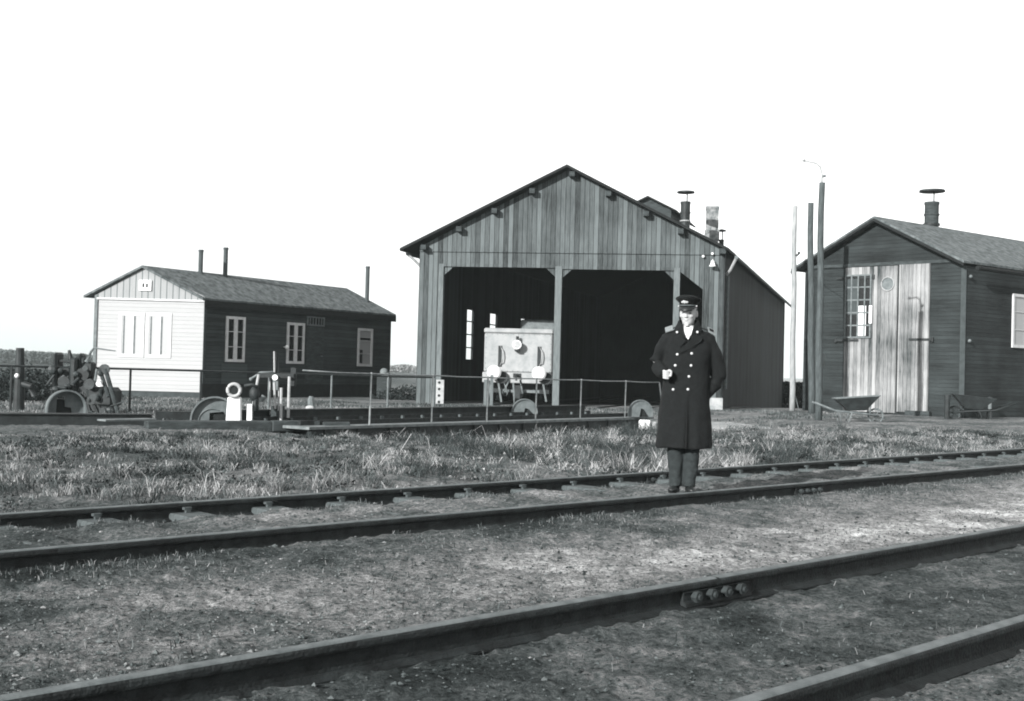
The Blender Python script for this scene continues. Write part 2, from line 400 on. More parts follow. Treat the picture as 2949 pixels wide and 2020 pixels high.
def verge_grass():
    nc = 26000
    t = rng.uniform(-14, 48, nc); q = QD[0]+.16+rng.beta(1.1, 1.3, nc)*10.5
    x = TD.x*t+TN.x*q; y = TD.y*t+TN.y*q
    al = (x-BC.x)*BD.x+(y-BC.y)*BD.y; ac = (x-BC.x)*BN.x+(y-BC.y)*BN.y
    cl = fbm(x, y, 1.1, 4, 55)
    keep = (y > 2) & (np.abs(x) < y*.6+1) & (rng.uniform(size=nc) < .12+1.5*sst(.40, .60, cl))
    keep &= ~((np.abs(al) < BL/2+.5) & (ac > -2.2)) & (y < 31-4.5*sst(2.5, 4, x)) & (y < 19.6+np.maximum(0, (x+3.2))*1.0)
    keep &= ~((x > 3.5) & (q > QD[0]+4.2) & (rng.uniform(size=nc) < .75))
    x, y, al, ac, cl = x[keep], y[keep], al[keep], ac[keep], cl[keep]; nc = len(x)
    mid = np.exp(-((x-0.2-.1*y)/3.2)**2)
    nearb = (1-sst(1.5, 6, -ac))*(np.abs(al) < BL/2+1)*(ac < 2)
    Hc = (.05+.16*rng.uniform(size=nc)**2*(.4+1.2*sst(.4, .7, cl)))*(.75+.8*mid)*(1-.5*nearb)
    Rc = rng.uniform(.04, .16, nc)
    Tc = np.clip(.02+.26*rng.uniform(size=nc)**1.3*(.12+1.6*sst(.36, .62, fbm(x, y, 1.5, 4, 91))), .02, .26)*(1+.35*mid)
    k = 19; I = np.repeat(np.arange(nc), k); m = len(I)
    rr = Rc[I]*np.sqrt(rng.uniform(size=m)); an = rng.uniform(0, 2*math.pi, m)
    bx = x[I]+rr*np.cos(an); by = y[I]+rr*np.sin(an)
    P = np.stack([bx, by, height(bx, by)], -1)
    H = Hc[I]*rng.uniform(.5, 1.15, m); strag = rng.uniform(size=m) < .006*mid[I]; H = np.where(strag, rng.uniform(.22, .42, m), H)
    tone = Tc[I]*rng.uniform(.55, 1.5, m)
    o = blades('grass_verge', P, H, rng.uniform(.0035, .009, m), rng.uniform(.3, 2.0, m), tone, m_grass)
    tag(o, 'rough dry grass verge growing between the far rail and the turntable', 'grass', kind='stuff')
    # broad-leaved weeds and dead clumps in the verge
    n = 1500; t = rng.uniform(-12, 40, n); q = QD[0]+.4+rng.uniform(0, 8.2, n)
    x = TD.x*t+TN.x*q; y = TD.y*t+TN.y*q
    al = (x-BC.x)*BD.x+(y-BC.y)*BD.y; ac = (x-BC.x)*BN.x+(y-BC.y)*BN.y
    k = ~((np.abs(al) < BL/2+.5) & (ac > -2.8)) & (y > 3) & (y < 30-5*sst(2.5, 4, x)) & ((y < 19) | (x > -2)); x, y = x[k], y[k]
    PP = []; RR = []; TT = []
    hz = height(x, y)
    for i in range(len(x)):
        m = rng.integers(25, 60); s = rng.uniform(.06, .22)
        p = rng.normal(size=(m, 3))*np.array([s, s, s*.5])*.6
        p[:, 2] = np.abs(p[:, 2])+.01
        PP.append(p+np.array([x[i], y[i], hz[i]])); RR.append(rng.uniform(.008, .024, m))
        TT.append(np.full(m, rng.choice([.012, .03, .07, .14, .22], p=[.3, .25, .2, .17, .08]))*rng.uniform(.6, 1.4, m))
    o = tri_cloud('weeds', np.vstack(PP), np.concatenate(RR), np.concatenate(TT), m_leaf)
    tag(o, 'low leafy weeds scattered through the grass verge', 'weeds', kind='stuff')
verge_grass()
def yard_grass():
    n = 90000; y = rng.uniform(22, 44, n); x = rng.uniform(-.46, .46, n)*y
    al = (x-BC.x)*BD.x+(y-BC.y)*BD.y; ac = (x-BC.x)*BN.x+(y-BC.y)*BN.y
    k = (ac > 1.7) | (np.abs(al) > BL/2+.6); k &= fbm(x, y, .9, 4, 71) > .40+.10*sst(2, 6, x)
    k &= (x*TN.x+y*TN.y > QD[0]+9); k &= ~((x > 6.5) & (y > 34) & (y > 38.9-(x-9.6)*.98)) & ~((y > 37.6) & (x > -6)) & ~((y > 37.6) & (x < -6) & (x > -14.2-(38-y)*.6))
    x, y = x[k], y[k]; m = len(x); P = np.stack([x, y, height(x, y)], -1)
    tn = (.03+.16*rng.uniform(size=m)**1.4)*(.4+1.2*sst(.3, .7, fbm(x, y, .6, 4, 33)))
    o = blades('yard_grass', P, rng.uniform(.03, .11, m), rng.uniform(.008, .02, m), rng.uniform(.2, 1.4, m), tn, m_grass)
    tag(o, 'short grass growing over the yard around the huts and behind the turntable', 'grass', kind='stuff')
yard_grass()

def track_weeds():
    n = 60000
    t = rng.uniform(-6, 40, n)
    c = rng.choice(4, n, p=[.28, .34, .24, .14])
    q = np.where(c == 0, QD[0]-rng.exponential(.12, n)-.05,
        np.where(c == 1, QD[1]-.06-rng.exponential(.25, n),
        np.where(c == 2, QD[2]+rng.uniform(.1, 2.9, n), QD[2]-.08-rng.uniform(0, 3.2, n))))
    x = TD.x*t+TN.x*q; y = TD.y*t+TN.y*q
    k = (y > 2.0) & (np.abs(x) < y*.6+.6) & (fbm(x, y, 2.2, 4, 66) > .50+.05*(c > 1)); x, y = x[k], y[k]
    P = np.stack([x, y, height(x, y)], -1); m = len(x)
    o = blades('sparse_grass', P, rng.uniform(.012, .05, m), rng.uniform(.003, .006, m), rng.uniform(.2, 1.3, m), .015+.2*rng.uniform(size=m)**2, m_grass)
    tag(o, 'thin short grass and weeds creeping over the cinders between the tracks', 'grass', kind='stuff')
    # loose stones
    n = 60000; yy = 2.2*np.exp(rng.uniform(0, 1.95, n)); xx = rng.uniform(-.62, .62, n)*yy
    q = xx*TN.x+yy*TN.y; ok = (q < QD[0]-.1)
    for d in QD: ok &= np.abs(q-d) > .08
    ok &= (q > QD[2]) | (rng.uniform(size=n) < .45)
    xx, yy = xx[ok], yy[ok]; n = len(xx)
    r = rng.exponential(.0025, n)+.0035; r = np.minimum(r, .02)
    base = np.array([(1,0,0),(0,1,0),(-1,0,0),(0,-1,0),(0,0,1),(0,0,-1)], float)
    jit = base[None]*r[:, None, None]*rng.uniform(.6, 1.35, (n, 6, 1)); jit[:, :, 2] *= .6
    ang = rng.uniform(0, 6.28, n); cs, sn = np.cos(ang)[:, None], np.sin(ang)[:, None]
    jx = jit[:, :, 0]*cs-jit[:, :, 1]*sn; jy = jit[:, :, 0]*sn+jit[:, :, 1]*cs
    c = np.stack([xx, yy, height(xx, yy)+r*.3], -1)
    co = np.stack([jx, jy, jit[:, :, 2]], -1)+c[:, None, :]
    fs = np.array([(0,1,4),(1,2,4),(2,3,4),(3,0,4),(1,0,5),(2,1,5),(3,2,5),(0,3,5)])
    fa = (fs[None]+np.arange(n)[:, None, None]*6).reshape(-1, 3)
    me = bpy.data.meshes.new('gravel'); me.from_pydata(co.reshape(-1, 3).tolist(), [], fa.tolist())
    a = me.attributes.new('tone', 'FLOAT', 'POINT')
    tt = np.where(rng.uniform(size=n) < .006, rng.uniform(.25, .4, n), .03+.17*rng.uniform(size=n)**1.5)
    tt = tt*np.where(yy*TN.y+xx*TN.x < QD[2], .6, 1.0)
    a.data.foreach_set('value', np.repeat(tt, 6).astype(np.float32))
    o = bpy.data.objects.new('gravel', me); me.materials.append(m_stone); link(o)
    tag(o, 'loose stones and clinker strewn over the ground between the tracks', 'gravel', kind='stuff')
track_weeds()

# ------------------------------------------------------------------ rails and sleepers
prof = [(-.062,-.138),(.062,-.138),(.062,-.128),(.012,-.112),(.009,-.045),(.034,-.037),(.0365,-.028),(.036,-.014),(.032,-.0065),(.025,-.0025),(.014,-.0008),
        (-.014,-.0008),(-.025,-.0025),(-.032,-.0065),(-.036,-.014),(-.0365,-.028),(-.034,-.037),(-.009,-.045),(-.012,-.112),(-.062,-.128)]
rl = [('long rusty rail farthest from the camera, beside the grass verge', 'rails of the tracks'),
      ('rusty rail just in front of the standing man', 'rails of the tracks'),
      ('near rail with a four-bolt joint, crossing the middle foreground', 'rails of the tracks'),
      ('nearest rail, cutting across the bottom right corner', 'rails of the tracks')]
ANG = math.atan2(TD.y, TD.x)
def make_rail(i, t0, t1):
    e = empty('rail', TP(0, QD[i], 0), ANG, rl[i][0], 'rail', rl[i][1])
    mb = MB(); n = 40
    mb.ext([(t0, y, z) for (y, z) in prof], (t1-t0, 0, 0)); ob = mb.build('rail_body', m_rail, e)
    mb = MB(); mb.ext([(t0, y, z) for y, z in ((-.030, -.0052), (-.024, -.0008), (-.012, .0012), (.012, .0012), (.024, -.0008), (.030, -.0052))], (t1-t0, 0, 0)); mb.build('running_surface', m_head, e)
    return e
def fishplate(e, t, L=.5, nb=4, y=-1, bolt=.017):
    f = MB(); f.ext([(t-L/2, y*.012, -.11), (t-L/2, y*.05, -.118), (t-L/2, y*.045, -.1), (t-L/2, y*.03, -.09), (t-L/2, y*.028, -.06), (t-L/2, y*.036, -.048), (t-L/2, y*.012, -.042)], (L, 0, 0))
    fo = f.build('fishplate', m_rail, e)
    for k in range(nb):
        x = t+(k-(nb-1)/2)*L/nb*.9
        b = MB(); b.tube([(x, y*.028, -.075), (x, y*.062, -.075)], bolt*1.25, 6); b.tube([(x, y*.06, -.075), (x, y*.075, -.075)], bolt*.6, 8)
        b.build('bolt', m_boltm, fo)
r0 = make_rail(0, -16, 160); r1 = make_rail(1, -14, 160); r2 = make_rail(2, -8, 120); r3 = make_rail(3, -6, 120)
fishplate(r0, tof(G(1905/K, 1358/K, 0)), .5, 4)
fishplate(r1, tof(G(2330/K, 1390/K, 0)), .5, 4)
fishplate(r2, tof(G(2050/K, 1661/K, 0)), .56, 4, bolt=.024)
# slim rail end gap
for e, t in ((r2, tof(G(2050/K, 1661/K, 0))), (r0, tof(G(1905/K, 1358/K, 0)))):
    g = MB(); g.box(t-.003, t+.003, -.037, .037, -.04, .0016); g.build('joint_gap', m_tar, e)

qm = (QD[0]+QD[1])/2
sl0 = None
for k in range(-14, 34):
    t = T0+k*.69; p = TP(t, qm, -.203)
    if p.y < 3: continue
    if sl0 is None:
        sl0 = empty('sleeper', p, ANG)
        b = MB(); b.box(-.12, .12, -.70, .95, 0, .128); b.build('sleeper_beam', m_sleep, sl0, bevel=.01)
        for s in (-1, 1):
            y = s*(QD[0]-QD[1])/2
            for dy in ((-.068, .075) if s > 0 else (.078,)):
                b = MB(); b.box(-.02, .02, y+dy-.012, y+dy+.012, .12, .165); b.box(-.03, .03, y+dy-.03 if dy > 0 else y+dy-.01, y+dy+.01 if dy > 0 else y+dy+.03, .15, .168)
                b.build('spike', m_boltl, sl0)
        o = sl0
    else:
        o = copy_tree(sl0); o.location = p
    tag(o, 'weathered wooden sleeper half buried in ballast under the far track', 'sleeper', 'sleepers under the far track')

# ------------------------------------------------------------------ building helper
def frame_T(P, d, n):
    """wall coordinates (along, up, out) -> local point"""
    return lambda s, z, o: (P[0]+d[0]*s+n[0]*o, P[1]+d[1]*s+n[1]*o, z)
def window(parent, T, s0, s1, z0, z1, cols, rows, frame, glass, fw=.07, mull=.05, bar=.02, name='window', heavy=None, o=.0, dp=.05):
    f = MB()
    f.tbox(T, s0, s1, z0, z0+fw, o+.002, o+dp); f.tbox(T, s0, s1, z1-fw, z1, o+.002, o+dp)
    f.tbox(T, s0, s0+fw, z0+fw, z1-fw, o+.002, o+dp); f.tbox(T, s1-fw, s1, z0+fw, z1-fw, o+.002, o+dp)
    fo = f.build(name, frame, parent)
    g = MB(); g.tbox(T, s0+fw, s1-fw, z0+fw, z1-fw, o+.003, o+.012); g.build('pane', glass, fo)
    b = MB()
    for i in range(1, cols):
        w = heavy if heavy and (i*2 == cols) else (mull if cols == 2 else bar)
        c = s0+(s1-s0)*i/cols; b.tbox(T, c-w/2, c+w/2, z0+fw, z1-fw, o+.013, o+dp*.92)
    for j in range(1, rows):
        c = z0+(z1-z0)*j/rows
        xs = [s0+fw]+[s0+(s1-s0)*i/cols for i in range(1, cols)]+[s1-fw]
        for i in range(cols): b.tbox(T, xs[i]+.001, xs[i+1]-.001, c-bar/2, c+bar/2, o+.014, o+dp*.7)
    if cols > 1 or rows > 1: b.build('glazing_bar', frame, fo)
    return fo
def sidevec(az, ang):        # world azimuth (deg right of +Y) -> vector in a frame rotated by ang
    w = Vector((math.sin(R(az)), math.cos(R(az)), 0)); return w @ Matrix.Rotation(-ang, 3, 'Z').inverted() if False else Matrix.Rotation(-ang, 3, 'Z') @ w
def vent_pipe(parent, x, y, zt, zb, r, cap=True, mat=None, name='vent_pipe'):
    p = MB(); p.tube([(x, y, zb), (x, y, zt)], r, 16); p.tube([(x, y, zt-.45), (x, y, zt-.40)], r*1.12, 16); p.tube([(x, y, zt-.08), (x, y, zt+.01)], r*1.07, 16)
    o = p.build(name, mat or m_dark, parent, smooth=False)
    if cap:
        c = MB(); c.tube([(x+r*.3, y, zt), (x+r*.3, y, zt+.42)], .025, 6)
        c.tube([(x, y, zt+.36), (x, y, zt+.42), (x, y, zt+.46)], [r*1.85, r*1.8, r*.3], 20)
        c.build('rain_cap', m_dark, o)
    return o

# ------------------------------------------------------------------ engine shed
sA = W(943, 925, 39.0); sB = W(1637.5, 930, 37.6); sA.z = sB.z = 0
SL = (sB-sA).length; SU = (sB-sA).normalized(); sang = math.atan2(SU.y, SU.x)
shed = empty('engine_shed', sA, sang, 'large weathered plank engine shed with two open doorways and a low pitched roof', 'shed')
def SP(u, v): return onplane(u, v, sA, SU)
SV = sidevec(17.0, sang); SD = 27.0
z0 = -.35
zE = SP(1640, 577)[1]; ap = SP(1293, 386)
s1 = SP(1003, 760)[0]; s2 = SP(1257, 760)[0]; s3 = SP(1272, 760)[0]; s4 = SP(1529, 640)[0]; s4b = SP(1543, 640)[0]; s5 = SP(1594, 700)[0]
zt1 = SP(1130, 602)[1]; zt2 = SP(1400, 608)[1]; zk = SP(1594, 657)[1]; zk0 = SP(1545, 617)[1]
TS = frame_T((0, 0), (1, 0), (0, -1))
ezl = SP(948, 570)[1]
mb = MB()
mb.tbox(TS, 0, s1, z0, zE, -.06, 0)
mb.ext([TS(a, b, -.06) for a, b in ((s1, zt1), (s4b, zt2), (s4b, zk0), (s5, zk), (s5, zE), (s1, zE))], (0, -.06, 0))
mb.tbox(TS, s5, SL, z0, zE, -.06, 0)
mb.build('board_wall', m_shed, shed)
mb = MB(); mb.ext([TS(a, b, -.05) for a, b in ((-.02, zE-.02), (SL+.02, zE-.02), (SL+.02, zE+.12), (ap[0], ap[1]+.02), (-.02, zE+.12))], (0, -.075, 0))
mb.build('gable', m_shed, shed)
mb = MB(); mb.tbox(TS, 0, SL, zE-.035, zE+.0, .026, .045); mb.build('eaves_batten', m_shed, shed)
for (a, b, zz) in ((s1-.16, s1, zt1), (s2, s3, zt2), (s4, s4b, zt2)):
    mb = MB(); mb.tbox(TS, a, b, z0, zz+.02, -.2, .03 if a > s1 else .022); mb.build('door_post', m_post, shed)
mb = MB(); mb.tbox(TS, s1, s2-.01, zt1-.07, zt1+.03, -.15, .02); mb.tbox(TS, s3+.01, s4-.01, zt2-.07, zt2+.03, -.15, .02)
mb.build('lintel', m_shed, shed)
for (x, sg, zz) in ((s1, 1, zt1), (s2, -1, zt1), (s3, 1, zt2), (s4, -1, zt2)):
    mb = MB(); mb.ext([TS(x+sg*.005, zz-.07, -.14), TS(x+sg*.32, zz-.07, -.14), TS(x+sg*.005, zz-.36, -.14)], (0, -.1, 0)); mb.build('corner_brace', m_shed, shed)
# side walls (skewed plan), left with open windows
def SS(s): return (SV.x*s, SV.y*s)
nl = Vector((-SV.y, SV.x, 0))
TL = frame_T((.04, .06), (SV.x, SV.y), (nl.x, nl.y)); TR = frame_T((SL-.04, .06), (SV.x, SV.y), (-nl.x, -nl.y))
SVw = Vector((math.sin(R(17.0)), math.cos(R(17.0)), 0))
def LP(u, v): return onplane(u, v, sA, SVw)
wins = []
for (ua, ub) in ((1051, 1068), (1104, 1122)):
    a, b = LP(ua, 760)[0], LP(ub, 760)[0]; wins.append((a, b))
wz1 = LP(1060, 700)[1]; wz0 = LP(1060, 819)[1]
print('shed', SL, zE, ap, 'windows', wins, wz0, wz1, 'door', s1, s2, s3, s5, zt1)
gapw = wins[1][0]-wins[0][0]
for k in (2, 3): wins.append((wins[0][0]+gapw*k+1.5, wins[0][1]+gapw*k+1.5))
mb = MB(); cur = 0
for (a, b) in wins:
    mb.tbox(TL, cur, a, z0-.5, zE+.17, -.06, 0); mb.tbox(TL, a, b, z0-.5, wz0, -.06, 0); mb.tbox(TL, a, b, wz1, zE+.17, -.06, 0); cur = b
mb.tbox(TL, cur, SD, z0-.5, zE+.17, -.06, 0); mb.build('side_wall', m_shedsd, shed)
for (a, b) in wins:
    f = MB(); w = .05
    f.tbox(TL, a, b, wz0, wz0+w, -.07, .01); f.tbox(TL, a, b, wz1-w, wz1, -.07, .01)
    f.tbox(TL, a, a+w, wz0+w, wz1-w, -.07, .01); f.tbox(TL, b-w, b, wz0+w, wz1-w, -.07, .01)
    for k in (1, 2, 3): zz = wz0+(wz1-wz0)*k/4; f.tbox(TL, a+w, b-w, zz-.022, zz+.022, -.05, -.01)
    f.build('window', m_shedsd, shed)
mb = MB(); mb.tbox(TR, 0, SD, z0-.8, zE+.17, -.06, 0); mb.build('side_wall', m_shedsd, shed)
bx, by = SV.x*SD, SV.y*SD
mb = MB(); mb.ext([(bx, by, z0-.8), (bx+SL, by, z0-.8), (bx+SL, by, zE+.22), (bx+ap[0], by, ap[1]+.04), (bx, by, zE+.22)], (0, .06, 0)); mb.build('back_wall', m_shedsd, shed)
# floor strip with the rails of the two roads
for (xx, nm) in ((SP(1175, 800)[0], 0), (SP(1415, 800)[0], 1)):
    for sgn in (-.72, .72):
        r = MB(); r.bar((xx+sgn-SV.x*.3, -.3, -.12), (xx+sgn+SV.x*20, SV.y*20, -.12), .07, .06); r.build('shed_rail', m_rail, shed)
# roof: two slopes
tipL = SP(917, 571); tipR = SP(1657, 571)
OV = -.38
def slope(xa, za, xb, zb, th=.09):
    return [(xa, za), (xb, zb), (xb, zb+th), (xa, za+th)]
ridge_z = ap[1]+.03
for (tx, tz) in ((tipL[0], tipL[1]), (tipR[0], tipR[1])):
    mb = MB(); pts = slope(tx, tz-.02, ap[0], ridge_z)
    mb.ext([(x+SV.x*OV/SV.y, OV, z) for x, z in pts], (SV.x*(SD+.6-OV)/1, SV.y*(SD+.6-OV), 0))
    mb.build('roof', m_rooflo, shed)
# purlin ends under the verge
for (u, v) in ((1300, 397), (1382, 441), (1467, 486), (1545, 526), (1640, 571), (1210, 435), (1125, 480), (1045, 521), (965, 562)):
    s, z = SP(u, v); mb = MB(); mb.tbox(TS, s-.09, s+.09, z-.10, z+.06, .03, .32); mb.build('purlin_end', m_darkw, shed)
# ridge lantern, flues
def shed_pt(u, v, dd):          # local point at world depth dd
    p = W(u, v, dd)-sA; q = Matrix.Rotation(-sang, 3, 'Z') @ Vector((p.x, p.y, 0)); return q.x, q.y, W(u, v, dd).z
lx, ly, lz = shed_pt(1478, 458, 54)
mb = MB(); hw = .75
for sg in (1,):
    a0 = Vector((ap[0]+SV.x*14.5, SV.y*14.5, 0)); 
lan = MB()
prof2 = [(-1.0, ridge_z-.5), (1.0, ridge_z-.5), (1.0, ridge_z+.62), (0, ridge_z+1.1), (-1.0, ridge_z+.62)]
lan.ext([(ap[0]+SV.x*14.0+x, SV.y*14.0, z) for x, z in prof2], (SV.x*5.5, SV.y*5.5, 0)); lo = lan.build('roof_lantern', m_darkw, shed)
lr = MB()
for sg in (-1, 1):
    lr.ext([(ap[0]+SV.x*13.8+x, SV.y*13.8, z) for x, z in ((0, ridge_z+1.11), (sg*1.25, ridge_z+.5), (sg*1.25, ridge_z+.57), (0, ridge_z+1.19))], (SV.x*5.9, SV.y*5.9, 0))
lr.build('lantern_roof', m_rooflo, lo)
vx, vy, vz = shed_pt(1556, 459, 47)
vent_pipe(shed, vx, vy, vz, vz-2.2, .19)
mb = MB(); mb.tube([(vx, vy, vz-.78), (vx, vy, vz-.74)], .215, 16); mb.build('flue_collar', m_ironl, shed)
cx_, cy_, cz_ = shed_pt(1617.5, 468, 49)
mb = MB(); mb.box(cx_-.26, cx_+.26, cy_, cy_+.55, cz_-3, cz_); mb.box(cx_-.30, cx_+.30, cy_-.04, cy_+.59, cz_-1.4, cz_-1.0)
mb.box(cx_-.28, cx_+.28, cy_-.02, cy_+.57, cz_-.12, cz_-.02); mb.build('brick_chimney', m_brick, shed)
v2 = shed_pt(1637.5, 545, 50); vent_pipe(shed, v2[0], v2[1], v2[2], v2[2]-1.5, .1)
# insulators, bell lamp and conduit on the front right corner
for (u, v) in ((1596, 583), (1617, 577)):
    s, z = SP(u, v); mb = MB(); mb.ball(TS(s, z, .09), .045, 10, 7); mb.tube([TS(s, z, .03), TS(s, z, .08)], .02, 8); mb.build('insulator', m_lamp, shed, smooth=True)
s, z = SP(1617, 600)
mb = MB(); mb.loft([(z+.09, s, -.2, .05, .05), (z+.02, s, -.2, .06, .06), (z-.05, s, -.2, .09, .09), (z-.09, s, -.2, .12, .12)], 16); mb.tube([TS(s, z+.09, .2), TS(s, z+.13, .2), TS(s, z+.13, .03)], .015, 6)
mb.build('bell_lamp', m_lamp, shed, smooth=True)
def TRp(u, v): return onplane(u, v, sB, SVw)
for (u0, v0, u1, v1) in ((1650, 640, 1650, 800),):
    a, za = TRp(u0, v0); b, zb = TRp(u1, v1); a = max(a, .35)
    mb = MB(); mb.tube([TR(a, za+.2, .07), TR(a, zb-1.2, .07)], .05, 8); mb.build('downpipe', m_iron, shed)
# gutters with bright brackets
for (T_, sgn) in ((TL, 1), (TR, 1)):
    mb = MB(); mb.tube([T_(-.2, zE-.12, .42), T_(SD+.3, zE-.12, .42)], .06, 8); mb.build('gutter', m_iron, shed)
mb = MB()
mb.tube([TR(-.15, zE-.14, .42), TR(.15, zE-.5, .2), TR(.3, zE-.62, .07)], .05, 8); mb.build('swan_neck', m_ironl, shed)
mb = MB(); mb.tube([TL(-.15, zE-.14, .42), TL(.0, zE-.35, .2), TL(.1, zE-.5, .07)], .045, 8); mb.build('swan_neck', m_ironl, shed)
# base course at right corner
mb = MB(); mb.tbox(TS, s5+.02, SL+.03, z0-.1, SP(1610, 903)[1], -.1, .06); mb.build('plinth', m_conc, shed)

# ------------------------------------------------------------------ diesel locomotive in the left doorway
ld = 39.6
lc = W(1176, 800, ld)
loco = empty('locomotive', (lc.x, lc.y, -.1), math.atan2(-SVw.x, SVw.y)*0.35, 'pale small diesel locomotive standing in the left doorway of the shed', 'locomotive')
def LZ(v): return W(1176, v, ld).z+.1
hw = 1.15; zt = LZ(746); zb = LZ(846); zbb = LZ(862)
mb = MB(); mb.box(-hw, hw, 0, 2.6, zb, zt-.17); mb.box(-hw-.02, hw+.02, -.03, 2.65, zt-.17, zt); mb.build('bonnet', m_loco, loco, bevel=.04)
mb = MB(); mb.box(-hw-.02, hw+.02, -.16, 2.9, zbb-.12, zb-.003); mb.build('buffer_beam', m_loco, loco, bevel=.02)
mb = MB(); mb.box(-.2, hw, 2.6, 4.8, zb, LZ(718)); mb.build('cab', m_iron, loco, bevel=.05)
mb = MB(); mb.box(-hw+.1, hw-.1, .3, 4.6, .35, zbb-.13); mb.build('underframe', m_dark, loco)
for sx in (-.74, .76):
    mb = MB(); mb.tube([(sx, -.1, LZ(847)), (sx, -.45, LZ(847))], .1, 14); 
    mb.tube([(sx, -.45, LZ(847)), (sx, -.49, LZ(847)), (sx, -.53, LZ(847)), (sx, -.54, LZ(847))], [.24, .24, .19, .08], 20)
    mb.build('buffer', m_wpaint3, loco, smooth=False)
    hx = sx*.88+.05
    mb = MB(); mb.tube([(hx+.01, -.0, LZ(787)), (hx+.08, -.10, LZ(797)), (hx+.09, -.12, LZ(810)), (hx+.08, -.10, LZ(822)), (hx, 0, LZ(831))], .02, 8); mb.build('grab_rail', m_ironl, loco, smooth=True)
    mb = MB(); mb.box(hx-.07, hx+.06, -.012, 0.001, LZ(834), LZ(786)); mb.build('step_slot', m_dark, loco)
mb = MB(); lxx = -.02
mb.tube([(lxx, -.03, LZ(783)), (lxx, -.3, LZ(783))], [.13, .15], 16); lo = mb.build('headlamp', m_lamp, loco)
mb = MB(); mb.tube([(lxx, -.16, LZ(774)), (lxx, -.16, LZ(764))], .05, 8); mb.box(lxx-.08, lxx+.08, -.24, 0, LZ(783)-.22, LZ(783)-.16); mb.build('lamp_bracket', m_dark, lo)
mb = MB(); mb.tube([(lxx, -.302, LZ(783)), (lxx, -.31, LZ(783))], .12, 16); mb.build('lamp_glass', m_ironl, lo)
mb = MB(); mb.tube([(0, -.16, LZ(852)), (0, -.38, LZ(852)), (0, -.40, LZ(864))], .04, 8); mb.box(-.13, .13, -.19, -.161, LZ(857), LZ(848)); mb.build('coupling_hook', m_dark, loco)
for (xa, dx) in ((-.45, .08), (-.25, -.1), (.1, .06)):
    mb = MB(); mb.tube([(xa, -.17, zbb-.02), (xa+dx, -.3, zbb-.25), (xa+dx*2, -.3, zbb-.45), (xa+dx*1.5, -.2, zbb-.55)], .028, 8); mb.build('brake_hose', m_iron, loco, smooth=True)
for sx in (-.72, .72):
    mb = MB(); mb.tube([(sx-.07, .9, .45), (sx+.07, .9, .45)], .42, 24); mb.tube([(sx-.07, 3.4, .45), (sx+.07, 3.4, .45)], .42, 24); mb.build('wheel', m_dark, loco)
for xa in (-.48, .98):
    mb = MB(); mb.tube([(xa, -.165, LZ(858)), (xa, -.26, LZ(858))], .2, 18); mb.build('spring_case', m_dark, loco)
for (xa, xb, za_, zc_) in ((-.95, -.85, .75, .1), (-.62, -.5, .7, .05), (-.12, -.05, .7, -.05), (.88, 1.0, .7, .1)):
    mb = MB(); mb.bar((xa, -.2, za_), (xb, -.2, zc_), .06, .05); mb.build('brake_hanger', m_iron, loco)
mb = MB()
for k in range(13):
    for zz in (zt-.21, zb+.05): mb.ball((-hw+.08+k*(2*hw-.16)/12, -.004, zz), .014, 6, 4)
for k in range(7):
    for sx in (-1, 1): mb.ball((sx*(hw-.06), -.004, zb+.12+k*(zt-zb-.45)/6), .014, 6, 4)
mb.build('rivets', m_iron, loco)
mb = MB(); mb.box(-.05, .2, -.3, -.1, .0, .62); mb.build('gear_column', m_dark, loco)
mb = MB(); mb.box(-.6, .75, -.1, .0, .38, .47); mb.build('guard_bar', m_iron, loco)
for (u0, u1) in ((1097, 1103),):
    pass
st = W(1104, 926, 38.0); st.z = -.25
po = empty('wooden_post', st, 0, 'short square wooden post in front of the pale locomotive', 'post')
mb = MB(); mb.box(-.10, .07, -.06, .06, 0, W(1104, 862, 38.0).z+.25); mb.build('post_shaft', m_post, po, bevel=.01)
mb = MB(); mb.box(.1, .2, -.04, .04, 0, 1.1); mb.build('side_batten', m_post, po)

# ------------------------------------------------------------------ left hut
hA = W(216, 890, 38.0); hB = W(457, 905, 38.0); hA.z = hB.z = 0
HU = (hB-hA).normalized(); HL = (hB-hA).length; hang = math.atan2(HU.y, HU.x)
hut = empty('hut', hA, hang, 'low hut with a white end wall, dark side wall and three thin stove pipes', 'hut')
def HP(u, v): return onplane(u, v, hA, HU)
# far corner of the long side
hC = W(883, 910, 46.3); hC.z = 0
HS = (hC-hB); HSL = HS.length; HS.normalize()
HSl = Matrix.Rotation(-hang, 3, 'Z') @ HS
def HQ(u, v): return onplane(u, v, hB, HS)
ze = HP(335, 679)[1]; za = HP(331, 612); zf = HP(300, 887)[1]
print('hut', HL, HSL, ze, za, 'side dir', math.degrees(math.atan2(HS.x, HS.y)))
TG = frame_T((0, 0), (1, 0), (0, -1)); nn = Vector((HSl.y, -HSl.x, 0)); TSd = frame_T((HL, 0), (HSl.x, HSl.y), (nn.x, nn.y))
mb = MB(); mb.tbox(TG, 0, HL, zf, ze, -.1, 0); mb.build('end_wall', m_white, hut)
mb = MB(); mb.ext([TG(-.02, ze, 0), TG(HL+.02, ze, 0), TG(HL+.02, ze+.12, 0), TG(za[0], za[1]+.05, 0), TG(-.02, ze+.12, 0)], (0, -.03, 0)); mb.build('gable', m_gablew, hut)
mb = MB(); mb.tbox(TG, -.03, HL+.05, ze-.05, ze+.01, .031, .05); mb.build('gable_batten', m_wpaint, hut)
mb = MB(); mb.tbox(TG, -.1, -.001, z0, ze+.1, -.05, .04); mb.build('corner_post', m_iron, hut)
mb = MB(); mb.tbox(TG, .02, HL-.02, z0-.2, zf, -.1, -.02); mb.build('foundation', M('grey rendered foundation', .03, .06, 4), hut)
sb = HQ(600, 872)[1]
